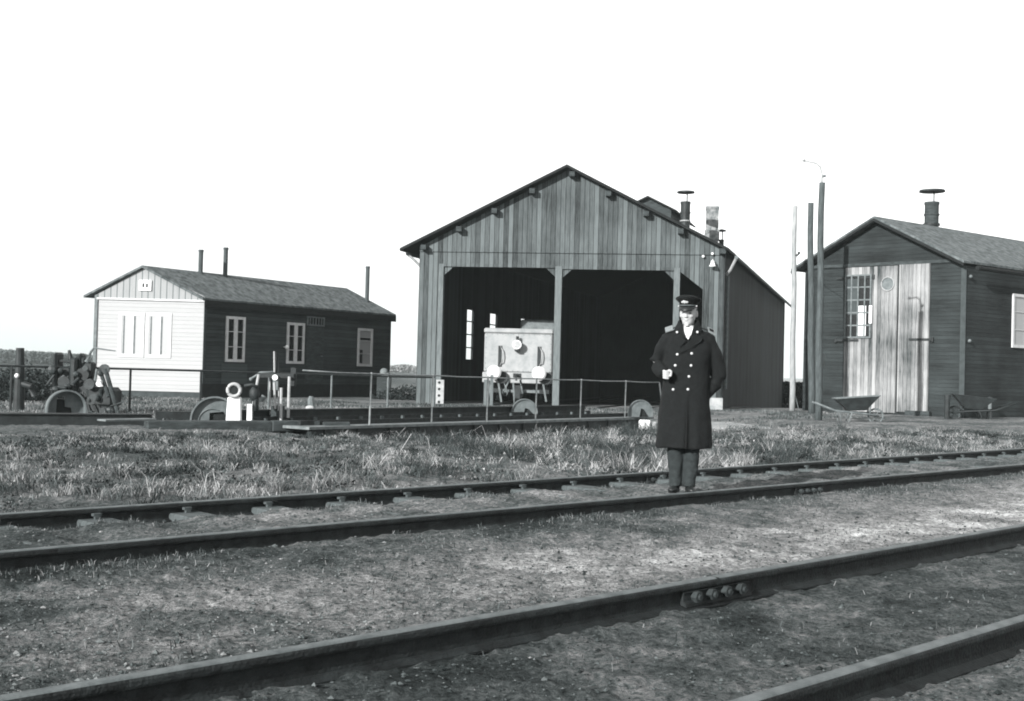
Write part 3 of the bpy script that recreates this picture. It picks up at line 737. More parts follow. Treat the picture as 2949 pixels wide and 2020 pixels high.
mb = MB(); mb.tbox(TSd, .001, HSL, sb, ze+.1, -.1, 0); mb.build('side_wall', m_hutside, hut)
mb = MB(); mb.tbox(TSd, -.01, HSL+.02, z0-.4, sb, -.1, .03); mb.build('tarred_skirt', m_tar, hut)
mb = MB(); mb.tbox(TSd, HQ(502, 850)[0], HQ(560, 850)[0], sb+.003, HQ(530, 826)[1], .001, .012); mb.build('patched_panel', boards('patched clapboard', 'z', .13, .05, .085, contrast=.4, patch=.2), hut)
mb = MB(); mb.tbox(TSd, -.001, .1, sb, ze+.05, .001, .03); mb.build('corner_board', m_darkw, hut)
pL = Vector((HSl.x*HSL, HSl.y*HSL, 0))
mb = MB(); mb.ext([pL, pL+Vector((-HL, 0, 0)), pL+Vector((-HL, 0, ze)), pL+Vector((-HL+za[0], 0, za[1])), pL+Vector((0, 0, ze))], (0, .05, 0)); mb.build('back_wall', m_hutside, hut)
mb = MB(); mb.ext([(0, .06, -.3), (0, .06, ze), (pL.x-HL, pL.y, ze), (pL.x-HL, pL.y, -.3)], (.06, 0, 0)); mb.build('side_wall', m_hutside, hut)
# roof
ov = .25
tl = HP(199, 675); tr = HP(463, 679)
for (tx, tz) in ((tl[0], tl[1]), (tr[0]+.08, tr[1]-.02)):
    mb = MB(); P = [(tx, tz-.02), (za[0], za[1]+.05), (za[0], za[1]+.12), (tx, tz+.05)]
    off = Vector((-HSl.x/HSl.y*.14, -.14, 0))
    mb.ext([Vector((x, 0, z))+off for x, z in P], HSl*(HSL+.35)); mb.build('roof', m_roof, hut)
mb = MB(); mb.tbox(TSd, -.05, HSL+.2, tr[1]-.26, tr[1]-.03, .06, .085); mb.build('fascia', m_rooflo, hut)
# end wall windows
w = [HP(270, 710), HP(331, 815), HP(389, 815)]
zw1 = HP(330, 710)[1]; zw0 = HP(330, 812)[1]
a, b = HP(269, 760)[0], HP(389, 760)[0]; mid = (a+b)/2
for (p, q) in ((a, mid-.02), (mid+.02, b)):
    wo = window(hut, TG, p, q, zw0, zw1, 2, 1, m_wpaint3, m_glassp, fw=.1, mull=.14, dp=.022)
    for c in (p+.17, (p+q)/2+.10):
        mb = MB(); mb.tbox(TG, c-.02, c+.02, zw0+.12, zw1-.12, .0125, .0235); mb.build('curtain_gap', m_iron, wo)
a = HP(317, 660); b = HP(345, 637); window(hut, TG, a[0], b[0], a[1], b[1], 2, 1, m_wpaint2, m_glass, fw=.1, mull=.05, o=.03)
# side windows
for (ua, va, ub, vb, gl, c, r) in ((511, 719, 554, 822, m_glass, 2, 3), (650, 733, 689, 826, m_glass, 2, 3), (811, 746, 844, 832, m_glassr, 1, 3)):
    s_0 = HQ(ua, 780)[0]; s_1 = HQ(ub, 780)[0]; um = (ua+ub)/2
    zt_ = HQ(um, va)[1]; zb_ = HQ(um, vb)[1]
    wo = window(hut, TSd, s_0, s_1, zb_, zt_, c, r, m_wpaint, gl, fw=.09, heavy=.16, bar=.02)
    if c == 1:
        mb = MB(); mb.tbox(TSd, s_0+.13, s_0+.3, zb_+.12, zb_+.62, .0125, .02); mb.build('broken_pane', m_glass, wo)
        mb = MB(); mb.tbox(TSd, s_0+.15, s_1-.12, zb_+1.0, zb_+1.08, .0125, .02); mb.build('broken_pane', m_glass, wo)
# door with fanlight
a = HQ(694, 800)[0]; b = HQ(733, 800)[0]; zd1 = HQ(712, 742)[1]; zf1 = HQ(712, 719)[1]
mb = MB(); mb.tbox(TSd, a, b, sb+.003, zd1, .001, .03); do = mb.build('door', m_darkw, hut)
mb = MB(); mb.tbox(TSd, b-.18, b-.08, sb+1.0, sb+1.04, .031, .07); mb.build('handle', m_iron, do)
window(hut, TSd, a, b, zd1+.03, zf1, 6, 1, m_iron, m_glass, fw=.05, bar=.03, name='fanlight')
mb = MB(); s_, z_ = HQ(644, 788); mb.ball(TSd(s_, z_, .15), .07, 10, 7); mb.tube([TSd(s_, z_, .0), TSd(s_, z_, .1)], .02, 6); mb.build('wall_lamp', m_lamp, hut, smooth=True)
# small white strip at eave corner
# stove pipes
def hut_local(p): 
    q = Matrix.Rotation(-hang, 3, 'Z') @ Vector((p.x-hA.x, p.y-hA.y, 0)); return q.x, q.y
rl_u0 = Vector((za[0], 0, 0))
def ridge_depth(u):   # param along the ridge where its image column is u
    best = min(((abs(proj_u(Matrix.Rotation(hang, 3, 'Z') @ (rl_u0+HSl*t)+hA, za[1])-u), t) for t in np.linspace(0, HSL, 200)))
    return best[1]
def proj_u(p, z):
    d = Vector((p.x, p.y, z))-CAM
    sp_, cp_ = math.sin(PITCH), math.cos(PITCH); y2 = d.y*cp_+d.z*sp_; b2 = (-d.y*sp_+d.z*cp_)/y2; a2 = d.x/y2
    a_ = a2*math.cos(ROLL)+b2*math.sin(ROLL); return (a_*F+CX)/K
def proj_v(p, z):
    d = Vector((p.x, p.y, z))-CAM
    sp_, cp_ = math.sin(PITCH), math.cos(PITCH); y2 = d.y*cp_+d.z*sp_; b2 = (-d.y*sp_+d.z*cp_)/y2; a2 = d.x/y2
    b_ = -a2*math.sin(ROLL)+b2*math.cos(ROLL); return (CY-b_*F)/K
for (u, vt, vb, kx) in ((454.5, 568, 626, .02), (511.5, 563, 634, .12), (852, 606, 702, 1.0)):
    bestt = None
    for t in np.linspace(.1, HSL-.1, 240):
        lp = rl_u0+HSl*t+Vector((kx, 0, 0)); wp = Matrix.Rotation(hang, 3, 'Z') @ lp+hA; e_ = abs(proj_u(wp, za[1])-u)
        if bestt is None or e_ < bestt[0]: bestt = (e_, lp, wp)
    _, lp, wp = bestt; topz = W(u, vt, wp.y).z
    mb = MB(); mb.tube([(lp.x, lp.y, za[1]-1.0), (lp.x, lp.y, topz)], .08, 12); mb.tube([(lp.x, lp.y, topz-.06), (lp.x, lp.y, topz+.01)], .092, 12)
    mb.tube([(lp.x, lp.y, za[1]-kx*.5-.02), (lp.x, lp.y, za[1]-kx*.5+.12)], .1, 12)
    mb.build('stove_pipe', m_pole, hut)

# ------------------------------------------------------------------ right hut (square to the tracks)
gA = W(1820.5, 938, 39.0); gB = W(2186.5, 950, 35.2); gA.z = gB.z = 0
GU = (gB-gA).normalized(); GL = (gB-gA).length; gang = math.atan2(GU.y, GU.x)
rh = empty('workshop', gA, gang, 'dark clapboard workshop with tall pale double doors and a round roof vent', 'workshop')
def GP(u, v): return onplane(u, v, gA, GU)
GV = Vector((math.sin(R(52)), math.cos(R(52)), 0)); GVl = Matrix.Rotation(-gang, 3, 'Z') @ GV; GD = 13
def GQ(u, v): return onplane(u, v, gB, GV)
zeg = GP(2186, 600)[1]-.05; apg = GP(1996, 500)
tL = GP(1808, 615); tR = GP(2200, 596)
print('workshop', GL, zeg, apg, tL, tR, math.degrees(gang))
TGg = frame_T((0, 0), (1, 0), (0, -1)); n2 = Vector((GVl.y, -GVl.x, 0)); TGs = frame_T((GL, 0), (GVl.x, GVl.y), (n2.x, n2.y))
zd = GP(2000, 605)[1]; sd0 = GP(1917, 800)[0]; sd1 = GP(2109, 800)[0]; sdm = GP(2037, 800)[0]
sl = (apg[1]-tL[1])/(apg[0]-tL[0])
mb = MB(); mb.ext([TGg(0, -.4, 0), TGg(GL, -.4, 0), TGg(GL, zeg, 0), TGg(apg[0], apg[1], 0), TGg(0, zeg, 0)], (0, .1, 0)); mb.build('gable_wall', m_hutgab, rh)
mb = MB(); mb.tbox(TGs, 0.001, GD, -.4, zeg, -.1, 0); mb.build('side_wall', m_hutsd2, rh)
mb = MB(); mb.tbox(TGg, GL-.14, GL+.02, -.4, zeg-.02, .002, .03); mb.build('corner_board', M('corner board', .035, .055, 5), rh)
pG = GVl*GD
mb = MB(); mb.ext([pG, pG+Vector((GL, 0, 0)), pG+Vector((GL, 0, zeg)), pG+Vector((apg[0], 0, apg[1])), pG+Vector((0, 0, zeg))], (0, .08, 0)); mb.build('back_wall', m_hutsd2, rh)
mb = MB(); mb.ext([(0, .12, -.4), (0, .12, zeg), (pG.x, pG.y, zeg), (pG.x, pG.y, -.4)], (.08, 0, 0)); mb.build('side_wall', m_hutsd2, rh)
for (tx, tz) in (tL, tR):
    mb = MB(); P = [(tx, tz-.03), (apg[0], apg[1]+.03), (apg[0], apg[1]+.10), (tx, tz+.04)]
    off = Vector((-GVl.x/GVl.y*.30, -.30, 0))
    mb.ext([Vector((x, 0, z))+off for x, z in P], GVl*(GD+.6)); mb.build('roof', m_roof, rh)
    q = [(tx, tz-.12), (apg[0], apg[1]-.06), (apg[0], apg[1]+.028), (tx, tz-.032)]
    mb = MB(); mb.ext([Vector((x, 0, z))+off*1.05 for x, z in q], (0, .04, 0)); mb.build('bargeboard', m_rooflo, rh)
mb = MB(); mb.tbox(TGg, .1, GL-.1, zd+.02, zd+.12, .002, .05); mb.build('door_head', m_darkw, rh)
zwin0 = GP(1950, 768)[1]; zwin1 = GP(1950, 624)[1]; sw0 = GP(1920, 700)[0]; sw1 = GP(1980, 700)[0]
dl = MB(); dl.tbox(TGg, sd0, sdm-.03, GP(1980, 944)[1]+.12, zd, .002, .05); d1 = dl.build('door', m_door, rh)
dr = MB(); dr.tbox(TGg, sdm+.03, sd1, GP(2080, 944)[1]+.10, zd+.02, .002, .05); d2 = dr.build('door', m_door, rh)
mb = MB(); mb.tbox(TGg, sdm-.028, sdm+.028, -.2, GP(2037, 655)[1], .001, .02); mb.build('door_gap', m_tar, rh)
mb = MB(); mb.tbox(TGg, sd0-.05, sd1+.1, -.3, GP(2040, 944)[1]+.06, .001, .045); mb.build('sill_beam', m_tar, rh)
wo = window(rh, TGg, sw0, sw1, zwin0, zwin1, 4, 5, m_iron, m_glass, fw=.05, bar=.045, o=.05)
wz = lambda v: GP(1945, v)[1]
mb = MB(); mb.tbox(TGg, GP(1924, 700)[0], GP(1949, 700)[0], wz(715), wz(630), .064, .075); mb.build('patched_pane', M('grey patched pane', .04, .06, 4), wo)
mb = MB(); mb.tbox(TGg, GP(1951, 700)[0], GP(1968, 700)[0], wz(763), wz(695), .064, .075); mb.build('lit_pane', m_glassw, wo)
mb = MB(); mb.tbox(TGg, GP(1976, 700)[0], GP(1983, 700)[0], wz(735), wz(695), .102, .11); mb.build('lit_pane', m_glassw, wo)
s_, z_ = GP(2017, 645)
mb = MB(); ring = [TGg(s_+.21*math.cos(t), z_+.21*math.sin(t), .075) for t in np.linspace(0, 2*math.pi, 25)]; mb.tube(ring, .016, 6, caps=False)
ro = mb.build('round_window', m_ironl, rh); mb = MB(); mb.tube([TGg(s_, z_, .052), TGg(s_, z_, .06)], .2, 20); mb.build('pane', m_iron, ro)
for (ua, ub, v, u2) in ((1898, 1950, 773, 0), (2065, 2118, 771, 0), (1900, 1985, 631, 0)):
    a, b = GP(ua, v)[0], GP(ub, v)[0]; z = GP((ua+ub)/2, v)[1]
    mb = MB(); mb.tbox(TGg, a, b, z-.035, z+.035, .051, .075); mb.tube([TGg((a if v == 773 else b), z-.07, .06), TGg((a if v == 773 else b), z+.07, .06)], .035, 8); mb.build('strap_hinge', m_dark, rh)
mb = MB(); mb.tbox(TGg, GP(2060, 938)[0], GP(2115, 938)[0], -.05, .1, .056, .2); mb.build('door_stop', m_darkw, rh)
window(rh, TGs, GQ(2296, 730)[0], GQ(2296, 730)[0]+1.6, GQ(2310, 790)[1], GQ(2310, 668)[1], 2, 3, m_wpaint, m_glassr, fw=.09)
# soffit
for (u, v) in ((2197, 628), (2195, 774)):
    s_, z_ = GQ(u, v); mb = MB(); mb.ball(TGs(max(s_, .15), z_, .06), .055, 10, 7); mb.build('insulator', m_iron, rh, smooth=True)
# roof vent
p = W(2115, 460, 40.5); q = Matrix.Rotation(-gang, 3, 'Z') @ Vector((p.x-gA.x, p.y-gA.y, 0))
vent_pipe(rh, q.x, q.y, p.z, p.z-1.6, .235, mat=m_darkw); mb = MB(); mb.tube([(q.x, q.y, W(2115, 513, 40.5).z), (q.x, q.y, W(2115, 508, 40.5).z)], .28, 16); mb.build('vent_collar', m_dark, rh)
mb = MB(); mb.tube([TGs(.05, zeg-.08, .33), TGs(GD, zeg-.08, .33)], .07, 8); mb.build('gutter', m_rooflo, rh)

# ------------------------------------------------------------------ poles
def pole(ub, vb, ut, vt, r, mat, label, zb=-.2):
    b = G(ub, vb, -.08); t = W(ut, vt, b.y)
    e = empty('pole', (b.x, b.y, zb), 0, label, 'pole', 'poles between the shed and the workshop')
    mb = MB(); top = Vector((t.x-b.x, 0, t.z-zb)); n = 9
    pts = [top*(i/(n-1))+Vector((.015*math.sin(i*1.7), 0, 0)) for i in range(n)]
    mb.tube(pts, [r*1.12-(r*.2)*i/(n-1) for i in range(n)], 12); mb.build('pole_shaft', mat, e, smooth=True)
    return e, b, top
e1, b1, t1 = pole(1797.5, 935, 1804, 468, .085, m_polel, 'thin silvery pole nearest the shed, with a small insulator partway up')
z_ = W(1804, 578, b1.y).z+.2; fx = t1.x*z_/t1.z
mb = MB(); mb.tube([(fx-.02, -.05, z_-.04), (fx+.1, -.05, z_-.02), (fx+.14, -.05, z_+.03)], .03, 8); mb.ball((fx+.14, -.05, z_+.05), .045, 10, 7); mb.build('insulator', m_dark, e1)
mb = MB(); gp = G(1780, 935, -.15); zz = W(1795, 850, b1.y).z+.2; mb.tube([(t1.x*zz/t1.z-.07, 0, zz), (gp.x-b1.x, 0, .05)], .012, 6); mb.build('stay_wire', m_iron, e1)
e2, b2, t2 = pole(1842, 941, 1839.5, 461, .095, m_pole, 'rough dark pole of middle height, standing between the thin and the tall pole')
e3, b3, t3 = pole(1857, 957, 1865, 415, .085, m_pole, 'tallest pole, in front of the workshop corner, with a curved bracket on top')
mb = MB(); px = lambda u, v: Vector((W(u, v, b3.y).x-b3.x, 0, W(u, v, b3.y).z+.2))
mb.tube([px(1865, 420), px(1866, 396), px(1862, 380), px(1852, 371), px(1840, 368), px(1825, 366)], .022, 8); mb.build('lamp_bracket', m_ironl, e3, smooth=True)
mb = MB(); mb.ball(px(1824, 364), (.05, .05, .04), 10, 7); mb.build('insulator', m_ironl, e3, smooth=True)
mb = MB(); mb.tube([px(1866, 401), px(1874, 399)], .035, 8); mb.build('insulator', m_iron, e3)
mb = MB(); mb.box(.03, .12, -.06, .04, 1.55, 1.85); mb.build('switch_box', m_dark, e3)
wv = MB(); a = W(1805, 582, b1.y); b = W(1839, 588, b2.y)
wv.tube([a, (a+b)/2+Vector((0, 0, -.06)), b], .008, 5); wo = wv.build('overhead_wire', m_iron); tag(wo, 'short slack wire running from the thin pole to the middle pole', 'wire')

# ------------------------------------------------------------------ turntable
tt = empty('turntable', (bA.x, bA.y, 0), math.atan2(BD.y, BD.x), 'turntable bridge with a thin iron handrail in front of the shed', 'turntable')
BW = 2.3
mb = MB(); mb.box(0, BL, .0, BW, BZ-.05, BZ); mb.build('deck', m_deck, tt)
mb = MB(); mb.box(.1, BL-.1, .06, .16, BZ-.48, BZ-.052); mb.box(.1, BL-.1, .0, .22, BZ-.50, BZ-.47)
for k in range(14): mb.box(.4+k*(BL-.8)/13, .44+k*(BL-.8)/13, .01, .06, BZ-.468, BZ-.053)
mb.build('girder', m_dark, tt)
mb = MB(); mb.box(.1, BL-.1, BW-.18, BW-.08, BZ-.4, BZ+.20); mb.box(.1, BL-.1, BW-.26, BW-.01, BZ+.20, BZ+.225); mb.build('girder', m_dark, tt)
for yy in (.5, 1.9):
    mb = MB(); mb.box(.2, BL-.2, yy-.035, yy+.035, BZ+.001, BZ+.09); mb.build('bridge_rail', m_rail, tt)
for k in range(18):
    mb = MB(); x = .5+k*(BL-1)/17; mb.box(x-.03, x+.03, 1.78, 1.84, BZ+.002, BZ+.07); mb.build('rail_clip', m_boltl, tt)
# railing posts at measured columns
def br_x(u, v):
    p = G(u, v, BZ)-bA; return p.dot(BD)
tops = []
for (u, v, vt) in ((835, 965.5, 848.5), (977, 961.5, 852.5), (1105, 958, 857), (1220, 955, 860), (1321, 952, 863), (1422, 949, 866)):
    x = br_x(u, v); zt_ = onplane(u, vt, bA, BD)[1]
    mb = MB(); mb.tube([(x, .03, BZ-.05), (x+.015, .03, zt_)], .019, 8); mb.ball((x+.015, .03, zt_), .028, 8, 6); mb.build('railing_post', m_rpost, tt); tops.append((x+.015, .03, zt_))
xe = br_x(1495, 946); zt_ = onplane(1487, 868, bA, BD)[1]
mb = MB(); mb.tube([(xe+.1, .03, BZ), (xe-.15, .03, zt_)], .02, 8); mb.build('railing_post', m_rpost, tt); tops.append((xe-.15, .03, zt_))
x0 = onplane(690, 841, bA, BD)
tops = [(x0[0], .03, x0[1])]+tops
pts = []
for a, b in zip(tops[:-1], tops[1:]):
    a, b = Vector(a), Vector(b); pts += [a, (a+b)/2+Vector((0, 0, -.012))]
pts.append(Vector(tops[-1]))
mb = MB(); mb.tube(pts, .014, 8); mb.build('handrail', m_rpost, tt, smooth=True)
# curb timbers of the pit
def beam(name, a, b, w, h, mat, label, cat, bevel=.01):
    a, b = Vector(a), Vector(b); c = (a+b)/2; d = b-a; e = empty(name, (c.x, c.y, c.z), math.atan2(d.y, d.x), label, cat)
    L = Vector((d.x, d.y, 0)).length
    mb = MB(); mb.box(-L/2, L/2, -w/2, w/2, 0, h); mb.build('beam_body', mat, e, bevel=bevel); return e
g0 = G(-60, 976, -.22); g1 = G(342, 976, -.22)
e = beam('steel_girder', (g0.x, g0.y, -.25), (g1.x, g1.y, -.25), .25, .30, m_dark, 'long dark steel girder lying along the ground at the left edge', 'girder')
mb = MB(); LL = (g1-g0).length; mb.box(-LL/2, LL/2, -.16, .16, .301, .32); mb.build('top_flange', m_dark, e)
g0 = G(330, 984, -.22); g1 = G(612, 983, -.22)
beam('timber_baulk', (g0.x, g0.y, -.22), (g1.x, g1.y, -.22), .3, .22, m_darkw, 'dark timber baulk lying below the half-round plate and white pillar', 'baulk', .02)
g0 = G(616, 983, -.25); g1 = G(722, 983, -.25)
e = beam('round_timber', (g0.x, g0.y, -.22), (g1.x, g1.y, -.22), .24, .2, m_darkw, 'short dark timber lying at the left end of the turntable', 'timber')
mb = MB(); mb.tube([(.5, -.14, .09), (1.0, -.14, .09)], .1, 12); mb.build('log_end', m_darkw, e)
g0 = G(360, 949, -.1); g1 = G(440, 949, -.1)
for (ua, ub, v, lab) in ((230, 345, 952, 'flat pale plank lying behind the steel girder'),):
    g0 = G(ua, v, .1); g1 = G(ub, v-2, .1); beam('plank', (g0.x, g0.y, .07), (g1.x, g1.y, .07), .25, .03, m_deck, lab, 'plank', .004)
# second track rails behind (fixed approach track left of the bridge)
a0 = G(352, 944, -.05); a1 = G(655, 947, -.05)
e = beam('approach_rail', (a0.x, a0.y, -.16), (a1.x, a1.y, -.16), .1, .2, m_dark, 'dark rail running into the turntable behind the half-round plate', 'rail')

# half-round wheel plates
def half_plate(u, v, r, leg, label, yaw, d, thick=.08, mat=None, notch='wedge', z=None):
    p = W(u, v, d); mat = mat or m_wheel
    e = empty('wheel_guard', (p.x, p.y, p.z), yaw, label, 'wheel guard', 'half-round wheel guards of the turntable')
    n = 26; arc = [(r*math.cos(t), leg+r*math.sin(t)) for t in np.linspace(0, math.pi, n)]
    nt_ = {'wedge': [(-.02, -.02), (.02, leg+r*.30), (.10, leg+r*.22), (r*.72, -.02)],
           'block': [(-.10, -.02), (-.10, leg+r*.30), (.16, leg+r*.36), (.22, leg+r*.18), (r*.80, -.02)],
           'slot': [(-r*.45, -.02), (-r*.42, leg+r*.62), (-r*.05, leg+r*.66), (.0, leg+r*.1), (r*.30, leg+r*.05), (r*.4, -.02)]}[notch]
    pts = [(r, -.02)]+arc+[(-r, -.02)]+nt_
    mb = MB(); mb.ext([(x, 0, z_) for x, z_ in pts], (0, .03, 0)); mb.build('guard_plate', mat, e)
    rr = [(r*1.0, 0)]+arc+[(-r, 0)]; r2 = [(x*.93, leg+(z_-leg)*.93 if z_ > leg else z_) for x, z_ in rr][::-1]
    mb = MB(); mb.ext([(x, -thick, z_) for x, z_ in rr+r2], (0, thick+.035, 0)); mb.build('guard_rim', mat, e)
    r3 = [(r*.55*math.cos(t)-.05, leg*.4+r*.55*math.sin(t)) for t in np.linspace(math.pi*.35, math.pi, 14)]
    if notch == 'block':
        mb = MB(); mb.tube([(x, -.01, z_) for x, z_ in r3], .012, 6); mb.build('inner_bead', mat, e)
    mb = MB(); mb.box(-r*.7, r*.85, .06, .30, -.02, leg+r*.5); mb.build('wheel_box', m_tar, e)
    return e
half_plate(487, 961, .46, .06, 'largest half-round grey wheel guard, left of the white pillar', R(12), 22.8, thick=.10, notch='block')
half_plate(1190, 938, .33, .03, 'half-round grey wheel guard in front of the locomotive', R(8), 29.5, thick=.04)
half_plate(1453, 945, .32, .10, 'half-round wheel guard beside the coat of the man, at the right end of the turntable', R(8), 30.0, thick=.04)
half_plate(147, 947, .36, .16, 'tall half-round wheel guard under the dark winch at the left', R(30), 22.5, thick=.22, notch='slot')
mb = None

# white pillar with ring
p = G(529, 966, -.13); sc = p.y/F*K
e = empty('white_pillar', (p.x, p.y, -.13), R(8), 'white iron pillar topped by a round ring with a dark hole', 'pillar')
h = 64*sc; r = 17.5*sc; hr = 80*sc
mb = MB(); mb.ext([(-17*sc, 0, 0), (17*sc, 0, 0), (15*sc, 0, h), (-14*sc, 0, h)], (0, .22, 0)); mb.build('pillar_body', m_whiteb, e, bevel=.015)
mb = MB(); ring = [((r-.03)*math.cos(t), -.03, hr+(r-.03)*math.sin(t)) for t in np.linspace(0, 2*math.pi, 33)]; mb.tube(ring, .034, 8, caps=False); mb.build('ring', m_ironl, e, smooth=True)
mb = MB(); mb.tube([(0, -.03, hr), (0, .3, hr)], r-.03, 20); mb.build('dark_bore', m_tar, e)
p2 = G(566, 962, -.13)
e = empty('white_stake', (p2.x, p2.y, -.13), 0, 'narrow white stake with a black valve on it, right of the ringed pillar', 'stake')
mb = MB(); mb.box(-.05, .05, -.03, .05, 0, 46*sc); mb.build('stake_shaft', m_whiteb, e, bevel=.01)
mb = MB(); mb.ball((.07, .05, 70*sc), (.10, .10, .15), 12, 8); mb.tube([(.1, .05, 30*sc), (.1, .05, 60*sc)], .06, 10); mb.tube([(-.12, 0, 88*sc), (.02, 0, 92*sc), (.15, 0, 86*sc)], .03, 8); mb.build('valve', m_dark, e, smooth=True)
mb = MB(); mb.tube([(.27, .0, 66*sc), (.21, .0, 54*sc)], .05, 8); mb.build('valve_outlet', m_iron, e)

# hand winch of the turntable
wb = G(625, 960, -.13)
wn = empty('hand_winch', (wb.x, wb.y, -.13), 0, 'hand winch on splayed iron legs with an upright lever, left end of the turntable', 'winch')
def wl(u, v): p_ = W(u, v, wb.y); return Vector((p_.x-wb.x, 0, p_.z+.13))
for (a, b, r_, dy) in (((592, 850), (574, 950), .027, -.2), ((610, 852), (611, 942), .014, .1), ((625, 868), (627, 928), .024, -.1), ((634, 880), (633, 932), .016, -.05), ((643, 880), (642, 956), .027, -.2), ((659, 855), (656, 948), .03, -.1)):
    mb = MB(); A, B = wl(*a), wl(*b); A.y = B.y = dy; mb.tube([A, B], r_, 10); mb.build('leg', m_ironl, wn)
mb = MB(); A, B = wl(584, 849), wl(668, 850); mb.box(A.x, B.x, -.06, .10, A.z-.07, A.z+.02); mb.build('head_beam', m_dark, wn)
mb = MB(); mb.tube([wl(570, 860), wl(583, 852), wl(590, 846), wl(622, 845)], .024, 8); mb.ball(wl(570, 861), .04, 8, 6); mb.build('crank', m_iron, wn, smooth=True)
mb = MB(); A, B = wl(623.5, 798), wl(624, 845); A.y = B.y = -.05; mb.tube([A, B], .018, 8); mb.build('lever', m_ironl, wn)
mb = MB(); A, B = wl(628, 802), wl(629, 850); A.y = B.y = .03; mb.tube([A, B], [.02, .05], 8); mb.build('lever_rod', m_dark, wn)
mb = MB(); A = wl(627, 857); mb.tube([A+Vector((0, -.14, 0)), A+Vector((0, -.09, 0))], .055, 14); mb.build('gear_disc', m_lamp, wn)
mb = MB(); A = wl(627, 873); mb.box(A.x-.05, A.x+.05, -.1, .02, A.z-.11, A.z+.11); mb.build('gear_case', m_iron, wn)
mb = MB(); A = wl(631, 940); mb.box(A.x-.13, A.x+.10, -.06, .15, -.05, A.z+.16); mb.build('foot_block', m_darkw, wn)
mb = MB(); A = wl(664, 858); mb.box(A.x-.05, A.x+.05, .04, .14, A.z-.16, A.z+.20); mb.build('counterweight', m_dark, wn)

# left winch / crane machinery
lb = G(165, 944, -.2); ldp = lb.y
lw = empty('rail_winch', (lb.x, lb.y, -.2), 0, 'dark heavy winch with splayed legs in front of the white end wall', 'winch')
def ll(u, v, y=0): p_ = W(u, v, ldp); return Vector((p_.x-lb.x, y, p_.z+.2))
def lbox(u0, u1, v0, v1, y0, y1, nm, mat, bevel=.02):
    a = ll(u0, v1); b = ll(u1, v0); mb = MB(); mb.box(a.x, b.x, y0, y1, a.z, b.z); return mb.build(nm, mat, lw, bevel=bevel)
lbox(121, 134, 800, 885, -.1, .3, 'side_plate', m_dark, .05)
lbox(133, 160, 835, 885, -.05, .4, 'gear_case', m_dark)
lbox(134, 168, 817, 823, -.02, .1, 'cross_bar', m_dark)
lbox(158, 178, 812, 900, -.1, .35, 'frame_block', m_dark, .05)
lbox(172, 186, 802, 902, 0, .3, 'side_plate', m_dark, .06)
lbox(186, 210, 822, 880, .02, .25, 'drum_housing', m_dark, .04)
lbox(196, 262, 880, 925, -.1, .5, 'counterweight', m_dark, .08)
lbox(185, 250, 905, 950, -.05, .45, 'base_block', m_dark, .05)
mb = MB(); mb.tube([ll(157, 795), ll(160, 815)], [.03, .06], 10); mb.build('lever', m_dark, lw)
for (a, b, r_) in (((228, 838), (250, 900), .045), ((241, 838), (274, 948), .05), ((222, 838), (217, 880), .03)):
    mb = MB(); mb.tube([ll(*a, -.05), ll(*b, -.1)], r_, 8); mb.build('leg', m_iron if r_ < .04 else m_darkw, lw)
mb = MB(); mb.tube([ll(196, 822), ll(207, 798), ll(213, 790), ll(262, 797)], [.05, .03, .02, .012], 8); mb.build('hook_rod', m_iron, lw)
mb = MB(); mb.tube([ll(231, 868, -.1), ll(231, 872, -.2)], .06, 12); mb.build('pulley', m_lamp, lw)
mb = MB(); mb.tube([ll(148, 868, -.09), ll(148, 868, .3)], .13, 14); mb.tube([ll(190, 850, -.09), ll(190, 850, .3)], .14, 14); mb.build('cog_wheel', m_dark, lw)
mb = MB(); 
for k in range(8): mb.tube([ll(188+k*2, 890+5*math.sin(k)), ll(200+k*6, 940-6*math.cos(k*2), -.12)], .018, 6)
mb.build('chain', m_dark, lw)
lbox(128, 136, 884, 905, -.36, -.30, 'brace', m_tar)
lbox(134, 200, 862, 900, .0, .35, 'gear_bed', m_dark, .03)
lbox(180, 196, 810, 830, .0, .2, 'bearing', m_dark, .06)

rr_ = random.Random(5); m_greasy = M('greasy iron', .012, .05, 8, rough=.5, bump=.3)
for k in range(34):
    a = ll(rr_.uniform(124, 258), rr_.uniform(835, 935), rr_.uniform(-.2, -.02)); b = a+Vector((rr_.uniform(-.25, .25), rr_.uniform(-.05, .15), rr_.uniform(-.25, .25)))
    mb = MB()
    if k % 3 == 0: mb.ball(a, (rr_.uniform(.04, .11), .07, rr_.uniform(.04, .11)), 8, 6)
    elif k % 3 == 1: mb.tube([a, b], rr_.uniform(.015, .04), 7)
    else: mb.tube([a, a+Vector((0, -.05, 0))], rr_.uniform(.05, .12), 11)
    mb.build(('casting', 'rod', 'gear')[k % 3], m_greasy, lw)

# dark post and heap at left edge
p = G(42, 935, -.15)
e = empty('stop_post', (p.x, p.y, -.15), 0, 'thick dark post with a small white knob at the left edge', 'post')
mb = MB(); z1 = W(42, 790, p.y).z+.15; mb.tube([(0, 0, 0), (0, 0, z1*.6), (-.01, 0, z1)], [.12, .1, .085], 12); mb.build('post_shaft', m_dark, e)
mb = MB(); mb.ball((0, -.14, W(42, 853, p.y).z+.15), .05, 10, 7); mb.build('knob', m_lamp, e, smooth=True)
mb = MB(); mb.tube([(0, 0, z1*.45), (.28, -.05, z1*.4), (.35, -.05, z1*.25)], .07, 10); mb.build('side_arm', m_dark, e)

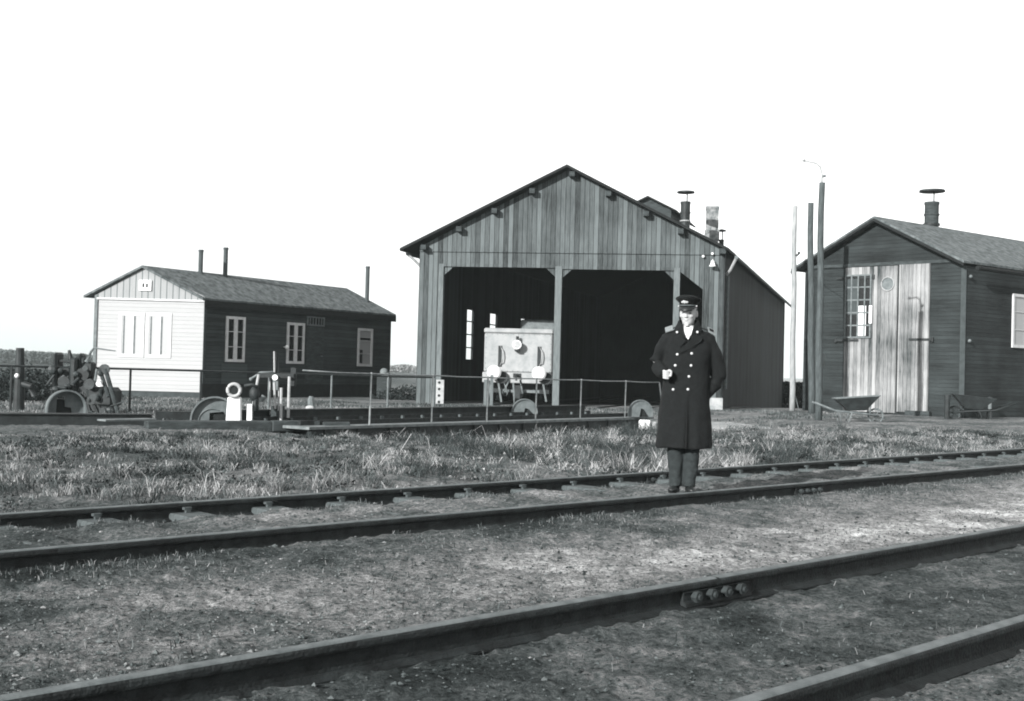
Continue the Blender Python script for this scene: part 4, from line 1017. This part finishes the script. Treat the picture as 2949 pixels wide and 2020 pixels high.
def bush(name, c, s, n, tones, leaf, label, cat, group=None, kind=None):
    P = rng.normal(size=(n, 3)); P /= np.linalg.norm(P, axis=1)[:, None]
    P *= (rng.uniform(0, 1, n)**.4)[:, None]
    lob = 1+.35*(vnoise(P[:, 0]*3+10, P[:, 2]*3+10+P[:, 1]*2, 3)-.5)*2
    P = P*lob[:, None]*np.array(s); P[:, 2] = np.abs(P[:, 2])*1.0
    P += np.array(c); t = tones[0]+(tones[1]-tones[0])*rng.uniform(0, 1, n)**2
    o = tri_cloud(name, P, rng.uniform(.5, 1.3, n)*leaf, t, m_leaf)
    return tag(o, label, cat, group, kind)
for i, (u, d, sx, sz, lab) in enumerate(((10, 31, 1.5, .95, 'dark low bush at the left frame edge, behind the railing'),
        (92, 33, 1.9, 1.0, 'dark low bush between the knobbed post and the dark winch'))):
    p = W(u, 870, d); bush('bush', (p.x, p.y, -.2), (sx, 1.2, sz), 5000, (.015, .07), .05, lab, 'bush', 'dark bushes behind the left railing')
# fixed railing left
ra = G(-40, 938, -.15); rposts = [(25, 934), (295, 939), (455, 940), (610, 940.5), (752, 940.5), (880, 938.5), (985, 936)]
rA = G(25, 938, -.15); rB = G(880, 938.5, -.15); RDv = (rB-rA); RDv.z = 0; RDn = RDv.normalized()
rg = empty('railing', (rA.x, rA.y, -.15), math.atan2(RDn.y, RDn.x), 'long dark iron railing running behind the pillar towards the shed', 'railing')
rAz = Vector((rA.x, rA.y, 0)); hts = []
for (u, v) in rposts:
    x, _ = onplane(u, 890, rAz, RDn)
    vt = {25: 831, 295: 838, 455: 842, 610: 847, 752: 851, 880: 855, 985: 857}[u]
    zt_ = onplane(u, vt, rAz, RDn)[1]+.15
    mb = MB(); mb.tube([(x, 0, -.1), (x, 0, zt_)], .026, 8); mb.build('railing_post', m_iron if u > 500 else m_dark, rg); hts.append((x, 0, zt_))
xx, zz = onplane(-60, 829, rAz, RDn); hts = [(xx, 0, zz+.15)]+hts
mb = MB(); mb.tube(hts, .024, 8); mb.build('handrail', m_dark, rg)

# points lever stand by the shed corner
p = G(982, 916, -.2)
e = empty('points_lever', (p.x, p.y-.4, -.2), 0, 'dark points lever stand with a trapezoid frame at the left corner of the shed', 'lever stand')
s_ = (p.y-.4)/F*K
mb = MB(); mb.tube([(-.18, 0, 0), (-.05, 0, 48*s_)], .03, 6); mb.tube([(.1, 0, 0), (.02, 0, 48*s_)], .03, 6); mb.tube([(-.18, 0, .12), (.15, 0, .08)], .05, 6); mb.build('stand_frame', m_dark, e)
mb = MB(); mb.box(-.14, .14, -.08, .08, 34*s_, 46*s_); mb.box(-.06, .12, -.1, .06, 22*s_, 30*s_); mb.build('weight_box', m_dark, e, bevel=.02)
mb = MB(); mb.tube([(0, 0, 44*s_), (.12, -.05, 58*s_)], .025, 8); mb.build('lever', m_iron, e)
p = G(1000, 920, -.2)
e = empty('drilled_post', (p.x, p.y-.5, -.2), 0, 'short pale post with four dark bolt holes beside the left doorway', 'post')
mb = MB(); mb.box(-.13, .13, -.04, .04, 0, 56*s_); mb.build('post_shaft', m_ironl, e, bevel=.01)
for k in range(4):
    mb = MB(); zz = (8+14*k)*s_; mb.tube([(-.03, -.041, zz), (-.03, -.047, zz)], .045, 10); mb.build('bolt_hole', m_tar, e)

# small yard things
p = G(705, 930, -.15); s_ = p.y/F*K
e = empty('tree_stump', (p.x, p.y, -.16), 0, 'pale rotten stump in the yard, right of the hand winch', 'stump')
mb = MB(); mb.tube([(0, 0, 0), (.02, 0, .12), (.0, 0, .26), (.01, 0, .36)], [.15, .10, .09, .06], 9); mb.build('stump_wood', m_iron, e)
mb = MB(); mb.ball((.02, -.25, .06), (.12, .08, .07), 10, 6); mb.build('split_root', m_ironl, e)
p = W(872, 845, 43); e = empty('pale_sack', (p.x, p.y, -.3), 0, 'pale lumpy sack on a stand at the far corner of the dark hut wall', 'sack')
mb = MB(); zc = p.z+.3; mb.ball((0, 0, zc), (.16, .12, .15), 10, 7); mb.ball((.1, 0, zc-.1), (.12, .1, .12), 10, 7); mb.build('sack_body', m_deck, e, smooth=True)
mb = MB(); mb.box(-.25, .25, -.1, .2, 0, zc-.12); mb.build('stand', m_darkw, e)
p = W(910, 905, 41); bush('bush', (p.x, p.y+1, -.35), (1.2, .8, .75), 2500, (.012, .05), .05, 'low dark mound of scrub between the hut and the shed', 'bush')
p = G(1463, 972, -.3); e = empty('white_block', (p.x, p.y, -.34), R(10), 'small whitewashed stone block beside the skirt of the coat', 'block')
mb = MB(); mb.box(-.13, .13, -.1, .1, 0, .24); mb.build('block_body', m_whiteb, e, bevel=.03); mb = MB(); mb.box(.16, .28, -.08, .1, 0, .2); mb.build('chipped_piece', m_conc, e, bevel=.02)
p = G(1648, 965, -.12); e = empty('concrete_slab', (p.x, p.y, -.14), R(10), 'flat pale concrete slab in the ground just right of the man', 'slab')
mb = MB(); mb.box(-1.1, .55, -1.8, 1.2, 0, .045); mb.build('slab_body', m_conc, e, bevel=.01)
a = G(1600, 938, -.12); b = G(1960, 941, -.12)
e = beam('yard_rail', (a.x, a.y, -.17), (b.x, b.y, -.17), .09, .09, m_dark, 'thin dark yard rail passing the foot of the poles', 'rail')
p = G(2317, 942, -.05); e = empty('white_ball', (p.x, p.y, -.06), 0, 'white round marker ball at the right frame edge', 'marker')
mb = MB(); mb.ball((0, 0, .12), (.13, .13, .14), 14, 9); mb.build('ball_body', m_lamp, e, smooth=True); mb = MB(); mb.tube([(0, 0, -.1), (0, 0, .02)], .04, 8); mb.build('foot', m_dark, e)

# ------------------------------------------------------------------ wheelbarrows
def barrow(u, v, yaw, label, mt, mf, s=1.0):
    p = G(u, v, -.05); e = empty('wheelbarrow', (p.x, p.y, -.065), yaw, label, 'wheelbarrow', 'wheelbarrows by the workshop')
    e.scale = (s, s, s)
    # tray: wide flaring steel pan, wheel end at +x
    top = [(-.42, -.33, .60), (.52, -.27, .66), (.52, .27, .66), (-.42, .33, .60)]
    bot = [(-.18, -.2, .28), (.22, -.16, .30), (.22, .16, .30), (-.18, .2, .28)]
    top[0] = (-.52, -.33, .56); top[3] = (-.52, .33, .56)
    mb = MB(); n = 4; th = .02
    P = top+bot+[(x*.96, y*.94, z) for x, y, z in top]+[(x*.92, y*.9, z+.02) for x, y, z in bot]
    fs = [(i, (i+1) % 4, 4+(i+1) % 4, 4+i) for i in range(4)]+[(4, 5, 6, 7)]+[(8+i, 8+(i+1) % 4, 12+(i+1) % 4, 12+i) for i in range(4)]+[(12, 13, 14, 15)]+[(i, (i+1) % 4, 8+(i+1) % 4, 8+i) for i in range(4)]
    mb.add(P, fs); mb.build('tray', mt, e)
    mb = MB(); mb.tube([Vector(q) for q in (top[0], top[1], top[2], top[3], top[0])], .015, 6, caps=False); mb.build('tray_rim', mf, e)
    for sy in (-1, 1):
        mb = MB(); mb.tube([(-1.0, sy*.3, .46), (-.5, sy*.26, .27), (.2, sy*.16, .22), (.52, sy*.07, .17)], .024, 8); mb.build('handle', mf, e, smooth=True)
        mb = MB(); mb.tube([(-.4, sy*.24, .25), (-.38, sy*.26, 0), (-.2, sy*.26, .0), (-.12, sy*.22, .23)], .02, 8); mb.build('leg', mf, e)
        mb = MB(); mb.tube([(.3, sy*.16, .23), (.32, sy*.19, .5)], .015, 6); mb.build('tray_stay', mf, e)
    mb = MB(); ring = [(.46+.17*math.cos(t), 0, .17+.17*math.sin(t)) for t in np.linspace(0, 2*math.pi, 25)]; mb.tube(ring, .022, 8, caps=False); wh = mb.build('wheel', mf, e)
    mb = MB()
    for k in range(6): t = k*math.pi/3; mb.tube([(.46, 0, .17), (.46+.16*math.cos(t), 0, .17+.16*math.sin(t))], .01, 5)
    mb.tube([(.46, -.07, .17), (.46, .07, .17)], .035, 8); mb.build('spokes', mf, wh)
    return e
barrow(1942, 958, R(-8), 'empty iron wheelbarrow standing in front of the pale double doors', m_dark, m_iron, 1.05)
barrow(2208, 952, R(168), 'dark tipped wheelbarrow between two posts at the workshop side wall', m_dark, m_dark, 1.1)
for (u, v, vt, r_, lab) in ((2149, 951, 899, .07, 'short thick black bollard post at the workshop corner'), (2246, 950, 903, .05, 'short grey post right of the dark wheelbarrow')):
    p = G(u, v, -.05); e = empty('bollard', (p.x, p.y, -.15), 0, lab, 'bollard', 'short posts by the workshop')
    mb = MB(); h_ = W(u, vt, p.y).z+.15; mb.tube([(0, 0, 0), (0, 0, h_)], r_*1.1, 12); mb.build('post_shaft', m_dark if u < 2200 else m_iron, e)
    mb = MB(); mb.tube([(0, 0, h_-.1), (0, 0, h_+.03)], r_*1.3, 12); mb.build('post_cap', m_dark, e)

# ------------------------------------------------------------------ far hedge and tree line
def hedge(name, u0, u1, d, top, n, tones, leaf, label, depth=2, base=-.9, var=.35, cat='hedge', kind='stuff'):
    us = rng.uniform(u0, u1, n); r0_ = np.array([ray(u, 850) for u in (u0, u1)])
    x0_, x1_ = r0_[0][0]/r0_[0][1]*d, r0_[1][0]/r0_[1][1]*d
    x = rng.uniform(x0_, x1_, n); y = d+rng.uniform(-depth, depth, n)
    tt_ = (x-x0_)/(x1_-x0_); hh = top(tt_)
    hh = base+(hh-base)*(1-var+var*2*(fbm(x/leaf*.02+5, y*0+3, 1, 4, 12)))
    z = base+(hh-base)*rng.uniform(0, 1, n)**.7
    t = tones[0]+(tones[1]-tones[0])*rng.uniform(0, 1, n)**1.5
    o = tri_cloud(name, np.stack([x, y, z], -1), rng.uniform(.5, 1.4, n)*leaf, t, m_leaf)
    return tag(o, label, cat, None, kind)
hedge('treeline', -120, 470, 260, lambda t: 2.7-1.6*t, 22000, (.06, .12), .35, 'far grey line of scrub on the horizon at the left', 8, var=.10)
hedge('far_scrub', 870, 965, 300, lambda t: .6+.5*np.exp(-((t-.5)/.3)**2), 4000, (.16, .28), .3, 'pale far scrub seen between the hut and the shed', 4)
hedge('hedge', 1720, 1850, 66, lambda t: .72+0*t, 9000, (.012, .04), .09, 'dark clipped hedge between the shed and the workshop', 1.2, var=.06, base=-.95)
hedge('field_edge', -120, 420, 75, lambda t: .25-.1*t, 16000, (.05, .13), .12, 'band of rough dark growth at the field edge behind the hut', 5, base=-.5)

# ------------------------------------------------------------------ the man
mp = W(1550, 1126, 11.0)
MZ = mp.z; print('man', mp)
man = empty('person', (mp.x, 11.0, -.058), -math.atan2(mp.x, 11.0), 'man in a long dark double-breasted uniform coat and peaked cap, standing on the track', 'person')
def px_(x, y): return (x-415)*.001321, (1512-y)*.001321
def remesh(o, vs, sm=2, fac=.6):
    r = o.modifiers.new('join', 'REMESH'); r.mode = 'VOXEL'; r.voxel_size = vs; r.use_smooth_shade = True
    s = o.modifiers.new('relax', 'SMOOTH'); s.iterations = sm; s.factor = fac
    return o
# -- body: head, neck, hands, core, legs as one continuous skin surface
HC = Vector((.012, -.04, 1.660))
HR = Matrix.Rotation(R(-13), 4, 'Z') @ Matrix.Rotation(R(3), 4, 'X')
def hp(x, y, z): return HC+(HR @ Vector((x, y, z)))
body = MB()
def hball(x, y, z, rx, ry, rz):
    m = MB(); m.ball((0, 0, 0), (rx, ry, rz), 20, 14); m.v = [tuple(hp(x+a, y+b, z+c)) for a, b, c in m.v]; body.add(m.v, m.f)
hball(0, .012, .035, .076, .094, .09)        # skull
hball(0, -.015, -.015, .069, .080, .09)      # face
hball(0, -.032, -.068, .052, .056, .05)      # jaw
hball(0, -.076, -.106, .022, .018, .018)      # chin
for s in (-1, 1):
    hball(s*.037, -.068, -.022, .022, .018, .018)      # cheek
    hball(s*.030, -.076, .026, .026, .012, .009)      # brow
    hball(s*.078, .012, -.004, .008, .018, .031)      # ear
    hball(s*.078, .004, -.026, .006, .010, .012)
for i in range(6):                                     # nose
    f_ = i/5; hball(0, -.088-.02*f_, .018-.045*f_, .008+.005*f_, .009, .009)
for s in (-1, 1): hball(s*.011, -.1, -.03, .007, .009, .006)
hball(0, -.09, -.051, .019, .008, .004); hball(0, -.088, -.061, .016, .008, .005)   # lips
body.tube([(.012, -.0, 1.42), (.012, -.01, 1.5), (.012, -.02, 1.6), (.012, -.015, 1.68)], [.07, .056, .054, .05], 20)
body.loft([(.5, 0, 0, .13, .09), (.85, 0, 0, .16, .11), (1.05, 0, 0, .14, .1), (1.3, 0, 0, .17, .105), (1.43, 0, 0, .15, .09), (1.48, 0, 0, .06, .06)], 24)
body.tube([(-.16, 0, 1.42), (-.27, .02, 1.21), (-.20, -.155, 1.095)], [.05, .042, .028], 14)
body.tube([(.18, 0, 1.42), (.30, .05, 1.17), (.23, .04, .98)], [.05, .042, .03], 14)
body.tube([(-.075, 0, .55), (-.07, 0, .1)], [.07, .04], 14); body.tube([(.07, 0, .55), (.055, 0, .1)], [.07, .04], 14)
# right hand (viewer's left): loosely closed fist held before the coat
hx, hy, hz = -.168, -.205, 1.083
body.ball((hx+.0, hy+.035, hz+.008), (.034, .036, .040), 16, 10)
for k in range(4):
    zz = hz+.036-k*.021; r_ = .0105-.0008*k; ln = 1-.06*k
    body.tube([(hx-.028, hy+.03, zz+.004), (hx-.034, hy-.012*ln, zz+.003), (hx-.012, hy-.032*ln, zz-.002), (hx+.012, hy-.022, zz-.004), (hx+.012, hy-.002, zz-.004)], [r_*1.15, r_*1.15, r_*1.05, r_, r_*.85], 10)
body.tube([(hx+.012, hy+.04, hz+.046), (hx+.034, hy+.012, hz+.034), (hx+.034, hy-.014, hz+.008), (hx+.03, hy-.026, hz-.012)], [.015, .0135, .0115, .009], 10)
# left hand (viewer's right), in the coat pocket behind the sleeve end
qx, qy, qz = .215, .04, .93
body.ball((qx, qy, qz), (.022, .04, .045), 14, 9)
for k in range(4): body.tube([(qx, qy-.03+.019*k, qz-.03), (qx-.006, qy-.032+.02*k, qz-.065), (qx-.014, qy-.03+.019*k, qz-.092+.006*abs(k-1.5))], [.011, .01, .008], 8)
body.tube([(qx-.005, qy-.03, qz+.02), (qx-.015, qy-.055, qz-.01), (qx-.02, qy-.06, qz-.035)], [.013, .011, .009], 8)
bo = remesh(body.build('body', m_skin, man, smooth=True), .0045, 6)
# eyes in the shade of the peak
for s in (-1, 1):
    e_ = MB(); e_.ball(hp(s*.030, -.080, .006), (.013, .008, .006), 12, 8); e_.build('eye', m_hair, man, smooth=True)
    e_ = MB(); m_ = MB(); e_.tube([hp(s*.014, -.090, .026), hp(s*.030, -.089, .031), hp(s*.048, -.079, .027)], .004, 6); e_.build('eyebrow', m_hair, man, smooth=True)
h_ = MB(); m_ = MB(); m_.ball((0, .024, .03), (.079, .086, .074), 20, 12); h_.add([tuple(hp(*v)) for v in m_.v], m_.f)
h_.build('hair', m_hair, man, smooth=True)
# -- coat
ct = MB()
xs, _ = px_(403, 0)
ring = [(.412, -.012, .0, .262, .17), (.45, -.012, .0, .260, .168), (.62, -.008, 0, .247, .16), (.80, -.006, 0, .232, .152), (.95, 0, 0, .220, .146),
        (1.08, .004, -.002, .212, .142), (1.2, .008, -.004, .214, .145), (1.32, .014, -.006, .222, .145), (1.41, .016, -.004, .207, .13), (1.46, .015, .0, .188, .110), (1.495, .014, .004, .146, .09), (1.53, .014, .004, .10, .076)]
ct.loft(ring, 48, 2.35)
ct.tube([(-.12, .0, 1.44), (-.168, 0, 1.412), (-.232, .012, 1.31), (-.283, .02, 1.215), (-.262, -.035, 1.165), (-.228, -.1, 1.12), (-.195, -.158, 1.093)], [.07, .075, .068, .063, .065, .06, .054], 20)
ct.tube([(.15, .0, 1.44), (.198, 0, 1.412), (.255, .015, 1.30), (.302, .03, 1.17), (.304, .04, 1.09), (.27, .04, 1.02), (.225, .04, .95), (.18, .03, .90)], [.07, .076, .072, .07, .072, .066, .056, .05], 20)
co_ = ct.build('coat', m_coat, man, smooth=True)
# drape folds before remesh
for v in co_.data.vertices:
    x, y, z = v.co
    if z < 1.02 and abs(x) < .3:
        a_ = math.atan2(y, x); k_ = (1.02-z)*.022
        f_ = 1+k_*(math.sin(a_*7+1.3)+.6*math.sin(a_*11))/.22
        v.co.x = x*(1+(f_-1)*.5); v.co.y = y*f_
remesh(co_, .011, 2)
def crumple(o, st, sc):
    tx = bpy.data.textures.new(o.name+' folds', 'CLOUDS'); tx.noise_scale = sc; tx.noise_depth = 2
    d = o.modifiers.new('folds', 'DISPLACE'); d.texture = tx; d.strength = st; d.mid_level = .5; d.texture_coords = 'LOCAL'
crumple(co_, .022, .13)
# raised collar and lapels
cl = MB()
for s in (-1, 1):
    cl.ext([(.012+s*.052, -.10, 1.56), (.012+s*.088, -.045, 1.595), (.012+s*.125, -.075, 1.50), (.012+s*.10, -.125, 1.455), (.012+s*.01, -.158, 1.415), (.012+s*.02, -.148, 1.45)], (s*.004, .022, .006))
    cl.ext([(.012+s*.088, -.045, 1.595), (.012+s*.082, .03, 1.612), (.012+s*.125, .03, 1.53), (.012+s*.125, -.075, 1.50)], (s*-.016, .0, .0))
cl.ext([(.012-.082, .03, 1.612), (.012+.082, .03, 1.612), (.012+.11, .085, 1.52), (.012-.11, .085, 1.52)], (0, -.02, .004))
remesh(cl.build('collar', m_coat, man, smooth=True), .007, 2)
for s, (xa, xb, za_, zb_) in ((-1, (-.13, -.0, 1.44, 1.41)), (1, (.12, -.05, 1.43, 1.30))):
    lp_ = MB()
    if s == 1: pts_ = [(.07, -.147, 1.47), (.145, -.135, 1.44), (.135, -.145, 1.40), (.02, -.156, 1.325), (-.06, -.154, 1.288), (-.01, -.158, 1.35)]
    else: pts_ = [(-.055, -.148, 1.47), (-.115, -.135, 1.44), (-.11, -.145, 1.405), (-.06, -.156, 1.34), (-.0, -.158, 1.40)]
    lp_.ext(pts_, (0, .012, 0)); lo_ = lp_.build('lapel', m_coat, man, bevel=.004)
# dark tubes painting the shadow of the overlap edge and skirt crease
ed = MB(); ed.tube([(-.045, -.152, 1.29), (.085, -.15, 1.36)], .004, 6); ed.tube([(.02, -.147, .90), (.022, -.16, .65), (.018, -.176, .415)], [.003, .008, .012], 8); ed.build('coat_overlap_shadow', m_coatd, man)
sh = MB(); sh.loft([(1.43, .012, -.085, .03, .05), (1.47, .012, -.075, .055, .062), (1.51, .012, -.045, .060, .068), (1.548, .012, -.025, .058, .062)], 24)
sh.ext([(.012-.05, -.09, 1.528), (.012+.05, -.09, 1.528), (.012+.045, -.12, 1.49), (.014, -.162, 1.425), (.012-.045, -.12, 1.50)], (0, .03, 0))
sh.build('shirt_collar', m_shirt, man, smooth=False)
ti = MB(); ti.ext([(.0, -.128, 1.495), (.026, -.128, 1.495), (.022, -.162, 1.43), (.013, -.168, 1.415), (.004, -.162, 1.43)], (0, -.004, 0)); ti.build('tie', m_tie, man)
for (bx_, by_) in ((353, 545), (452, 536), (341, 622), (450, 620), (437, 697), (330, 790), (432, 786)):
    x, z = px_(bx_, by_); b_ = MB()
    yy = -(.146*(1-min(1, abs(x-.005)/.22)**2.35)**(1/2.35))-.006
    b_.tube([(x, yy+.006, z), (x, yy-.003, z), (x, yy-.008, z)], [.0125, .0125, .007], 14); b_.build('button', m_button, man, smooth=True)
for (bx_, by_) in ((347, 389), (487, 385)):
    x, z = px_(bx_, by_); b_ = MB(); b_.tube([(x, -.118, z), (x, -.132, z)], .011, 10); b_.build('collar_badge', m_button, man)
for s, (bx_, by_) in ((-1, (290, 372)), (1, (586, 380))):
    x, z = px_(bx_, by_); z += .004
    e_ = MB(); c = Vector((x, -.045, z)); ax = Vector((.030, 0, .010*(-s))) if s < 0 else Vector((.032, 0, -.014)); ay = Vector((.004, -.028, -.022))
    ax = Vector((.034, 0, .012)) if s < 0 else Vector((.034, 0, -.014))
    P = [c-ax-ay, c+ax-ay, c+ax+ay, c-ax+ay]; e_.ext(P, (0, -.004, .008)); eo = e_.build('epaulette', m_braid, man)
    if s > 0: e_ = MB(); e_.ext([c+(p_-c)*.55+Vector((0, -.004, .009)) for p_ in P], (0, -.002, .003)); e_.build('epaulette_center', m_coat, eo)
    sp_ = MB(); cc = c+Vector((-s*.06, .0, .022)); sp_.bar(c-ax*0+Vector((0, .01, .0)), c+Vector((-s*.11, .02, .035)), .04, .012); sp_.build('shoulder_strap', m_coat, man)
# sleeve cuff
# trousers and shoes
tr_ = MB()
tr_.tube([(-.085, .005, .62), (-.082, 0, .42), (-.075, .0, .25), (-.072, 0, .13), (-.07, -.008, .05)], [(.085, .085), (.078, .08), (.068, .07), (.059, .064), (.057, .07)], 20)
tr_.tube([(.078, .005, .62), (.076, 0, .42), (.066, 0, .25), (.058, 0, .13), (.055, -.008, .05)], [(.082, .085), (.075, .08), (.066, .07), (.058, .064), (.056, .07)], 20)
crumple(remesh(tr_.build('trousers', m_trous, man, smooth=True), .009, 2), .025, .09)
for s, (x, a_) in ((-1, (-.075, R(-12))), (1, (.06, R(8)))):
    s_ = MB(); s_.ball((0, -.09, .03), (.046, .085, .034), 16, 10); s_.ball((0, .01, .04), (.042, .065, .045), 16, 10); s_.tube([(0, .0, .04), (0, .0, .1)], .038, 14); s_.box(-.036, .036, -.12, .05, -.0, .02)
    o_ = s_.build('shoe', m_black, man, smooth=True); o_.location = (x, 0, 0); o_.rotation_euler = (0, 0, a_); remesh(o_, .006, 1)
# cap
cp = MB(); rings = []
def capring(z, rx, ry, dy=0, tilt=0, n=36):
    out = []
    for k in range(n):
        t = 2*math.pi*k/n; x = rx*math.cos(t); y = ry*math.sin(t)+dy; out.append(tuple(hp(x, y, z-y*tilt)))
    return out
cr = [capring(.062, .084, .099, .006, .06), capring(.098, .087, .103, .004, .10), capring(.112, .102, .122, -.002, .13), capring(.128, .118, .138, -.006, .17), capring(.138, .116, .136, -.006, .18), capring(.150, .092, .11, -.004, .2), capring(.156, .04, .05, 0, .2)]
n = 36; vs = [v for r_ in cr for v in r_]; fs = [(i*n+k, i*n+(k+1) % n, (i+1)*n+(k+1) % n, (i+1)*n+k) for i in range(len(cr)-1) for k in range(n)]+[tuple(range((len(cr)-1)*n, len(cr)*n)), tuple(range(n-1, -1, -1))]
cp.add(vs, fs); cap = cp.build('cap', m_coat, man, smooth=True)
vb = MB(); n = 17; top_ = []; out_ = []
for k in range(n):
    t = math.pi*(1.08+.84*k/(n-1)); x, y = .085*math.cos(t), .1*math.sin(t)
    top_.append(hp(x, y, .068)); bulge = math.sin(math.pi*k/(n-1)); out_.append(hp(x*1.02, y-.058*bulge, .068-.036*bulge-.004))
vs = [tuple(v) for v in top_+out_]+[tuple(v+Vector((0, .002, -.005))) for v in top_+out_]
fs = [(k, k+1, n+k+1, n+k) for k in range(n-1)]+[(2*n+k, 2*n+k+1, 3*n+k+1, 3*n+k) for k in range(n-1)]+[(n+k, n+k+1, 3*n+k+1, 3*n+k) for k in range(n-1)]
vb.add(vs, fs); vb.build('peak', m_black, cap, smooth=True)
bd = MB(); bd.ball(hp(-.012, -.108, .112), (.02, .007, .02), 12, 8); bd.ball(hp(-.012, -.118, .142), (.0095, .007, .0095), 10, 7)
for s in (-1, 1): bd.ball(hp(-.012+s*.02, -.106, .106), (.014, .006, .011), 10, 6)
bd.build('cap_badge', m_ironl, cap, smooth=True)
for s in (-1, 1):
    b_ = MB(); b_.ball(hp(s*.084, -.042, .07), .0075, 10, 6); b_.build('chinstrap_button', m_button, cap, smooth=True)
cs_ = MB(); cs_.tube([hp(.086*math.cos(t), .104*math.sin(t), .074-.004*math.sin(t)) for t in np.linspace(math.pi*1.12, math.pi*1.88, 17)], .0042, 6); cs_.build('chinstrap', m_iron, cap, smooth=True)

# ------------------------------------------------------------------ sky, sun, camera
HAZE = .00042
SUN_AZ, SUN_EL = R(218), R(21)        # direction the sun stands in, clockwise from +Y
w = bpy.data.worlds.new('World'); scene.world = w; w.use_nodes = True; nt = w.node_tree
sky = nt.nodes.new('ShaderNodeTexSky'); sky.sky_type = 'NISHITA'; sky.sun_disc = False
sky.sun_elevation = SUN_EL; sky.sun_rotation = SUN_AZ; sky.air_density = 3.5; sky.dust_density = 0; sky.ozone_density = 1
bw = nt.nodes.new('ShaderNodeRGBToBW'); nt.links.new(sky.outputs[0], bw.inputs[0])
bg = nt.nodes['Background']; nt.links.new(bw.outputs[0], bg.inputs[0]); bg.inputs[1].default_value = .15
sd_ = bpy.data.lights.new('sun', 'SUN'); sd_.energy = 4.9; sd_.angle = R(.5); sd_.color = (1, .995, .985)
so = bpy.data.objects.new('sun', sd_); link(so)
dirn = Vector((math.sin(SUN_AZ)*math.cos(SUN_EL), math.cos(SUN_AZ)*math.cos(SUN_EL), math.sin(SUN_EL)))
so.rotation_euler = dirn.to_track_quat('Z', 'Y').to_euler(); so.location = (0, 0, 30)

hz = MB(); hz.box(-1520, 1520, -320, 1900, -3, 60); hzo = hz.build('haze', new_mat('haze air')[0])
hzo['kind'] = 'stuff'; tag(hzo, 'thin pale haze over the yard and fields, added to lift the dark tones')
hm = hzo.data.materials[0].node_tree; hm.nodes.remove(hm.nodes['Principled BSDF']); hv = hm.nodes.new('ShaderNodeVolumePrincipled')
hv.inputs['Color'].default_value = (.90, 1, .985, 1); hv.inputs['Density'].default_value = HAZE  # volume added to lift the dark tones as well as veil the distance
hm.links.new(hv.outputs[0], hm.nodes['Material Output'].inputs['Volume'])
cam = bpy.data.cameras.new('camera'); co = bpy.data.objects.new('camera', cam); link(co)
cam.sensor_width = 36; cam.lens = 36*F/2949; cam.clip_end = 8000; cam.clip_start = .05
cr_, sr_, cp_, sp_ = math.cos(ROLL), math.sin(ROLL), math.cos(PITCH), math.sin(PITCH)
X = Vector((cr_, -sr_*sp_, sr_*cp_)); Yv = Vector((-sr_, -cr_*sp_, cr_*cp_)); Z = -Vector((0, cp_, sp_))
co.matrix_world = Matrix(((X.x, Yv.x, Z.x, CAM.x), (X.y, Yv.y, Z.y, CAM.y), (X.z, Yv.z, Z.z, CAM.z), (0, 0, 0, 1)))
scene.camera = co
scene.render.engine = 'CYCLES'
scene.cycles.filter_width = 1.9
scene.cycles.use_denoising = True
scene.view_settings.view_transform = 'Standard'; scene.view_settings.look = 'None'
scene.view_settings.exposure = .84; scene.view_settings.gamma = 1
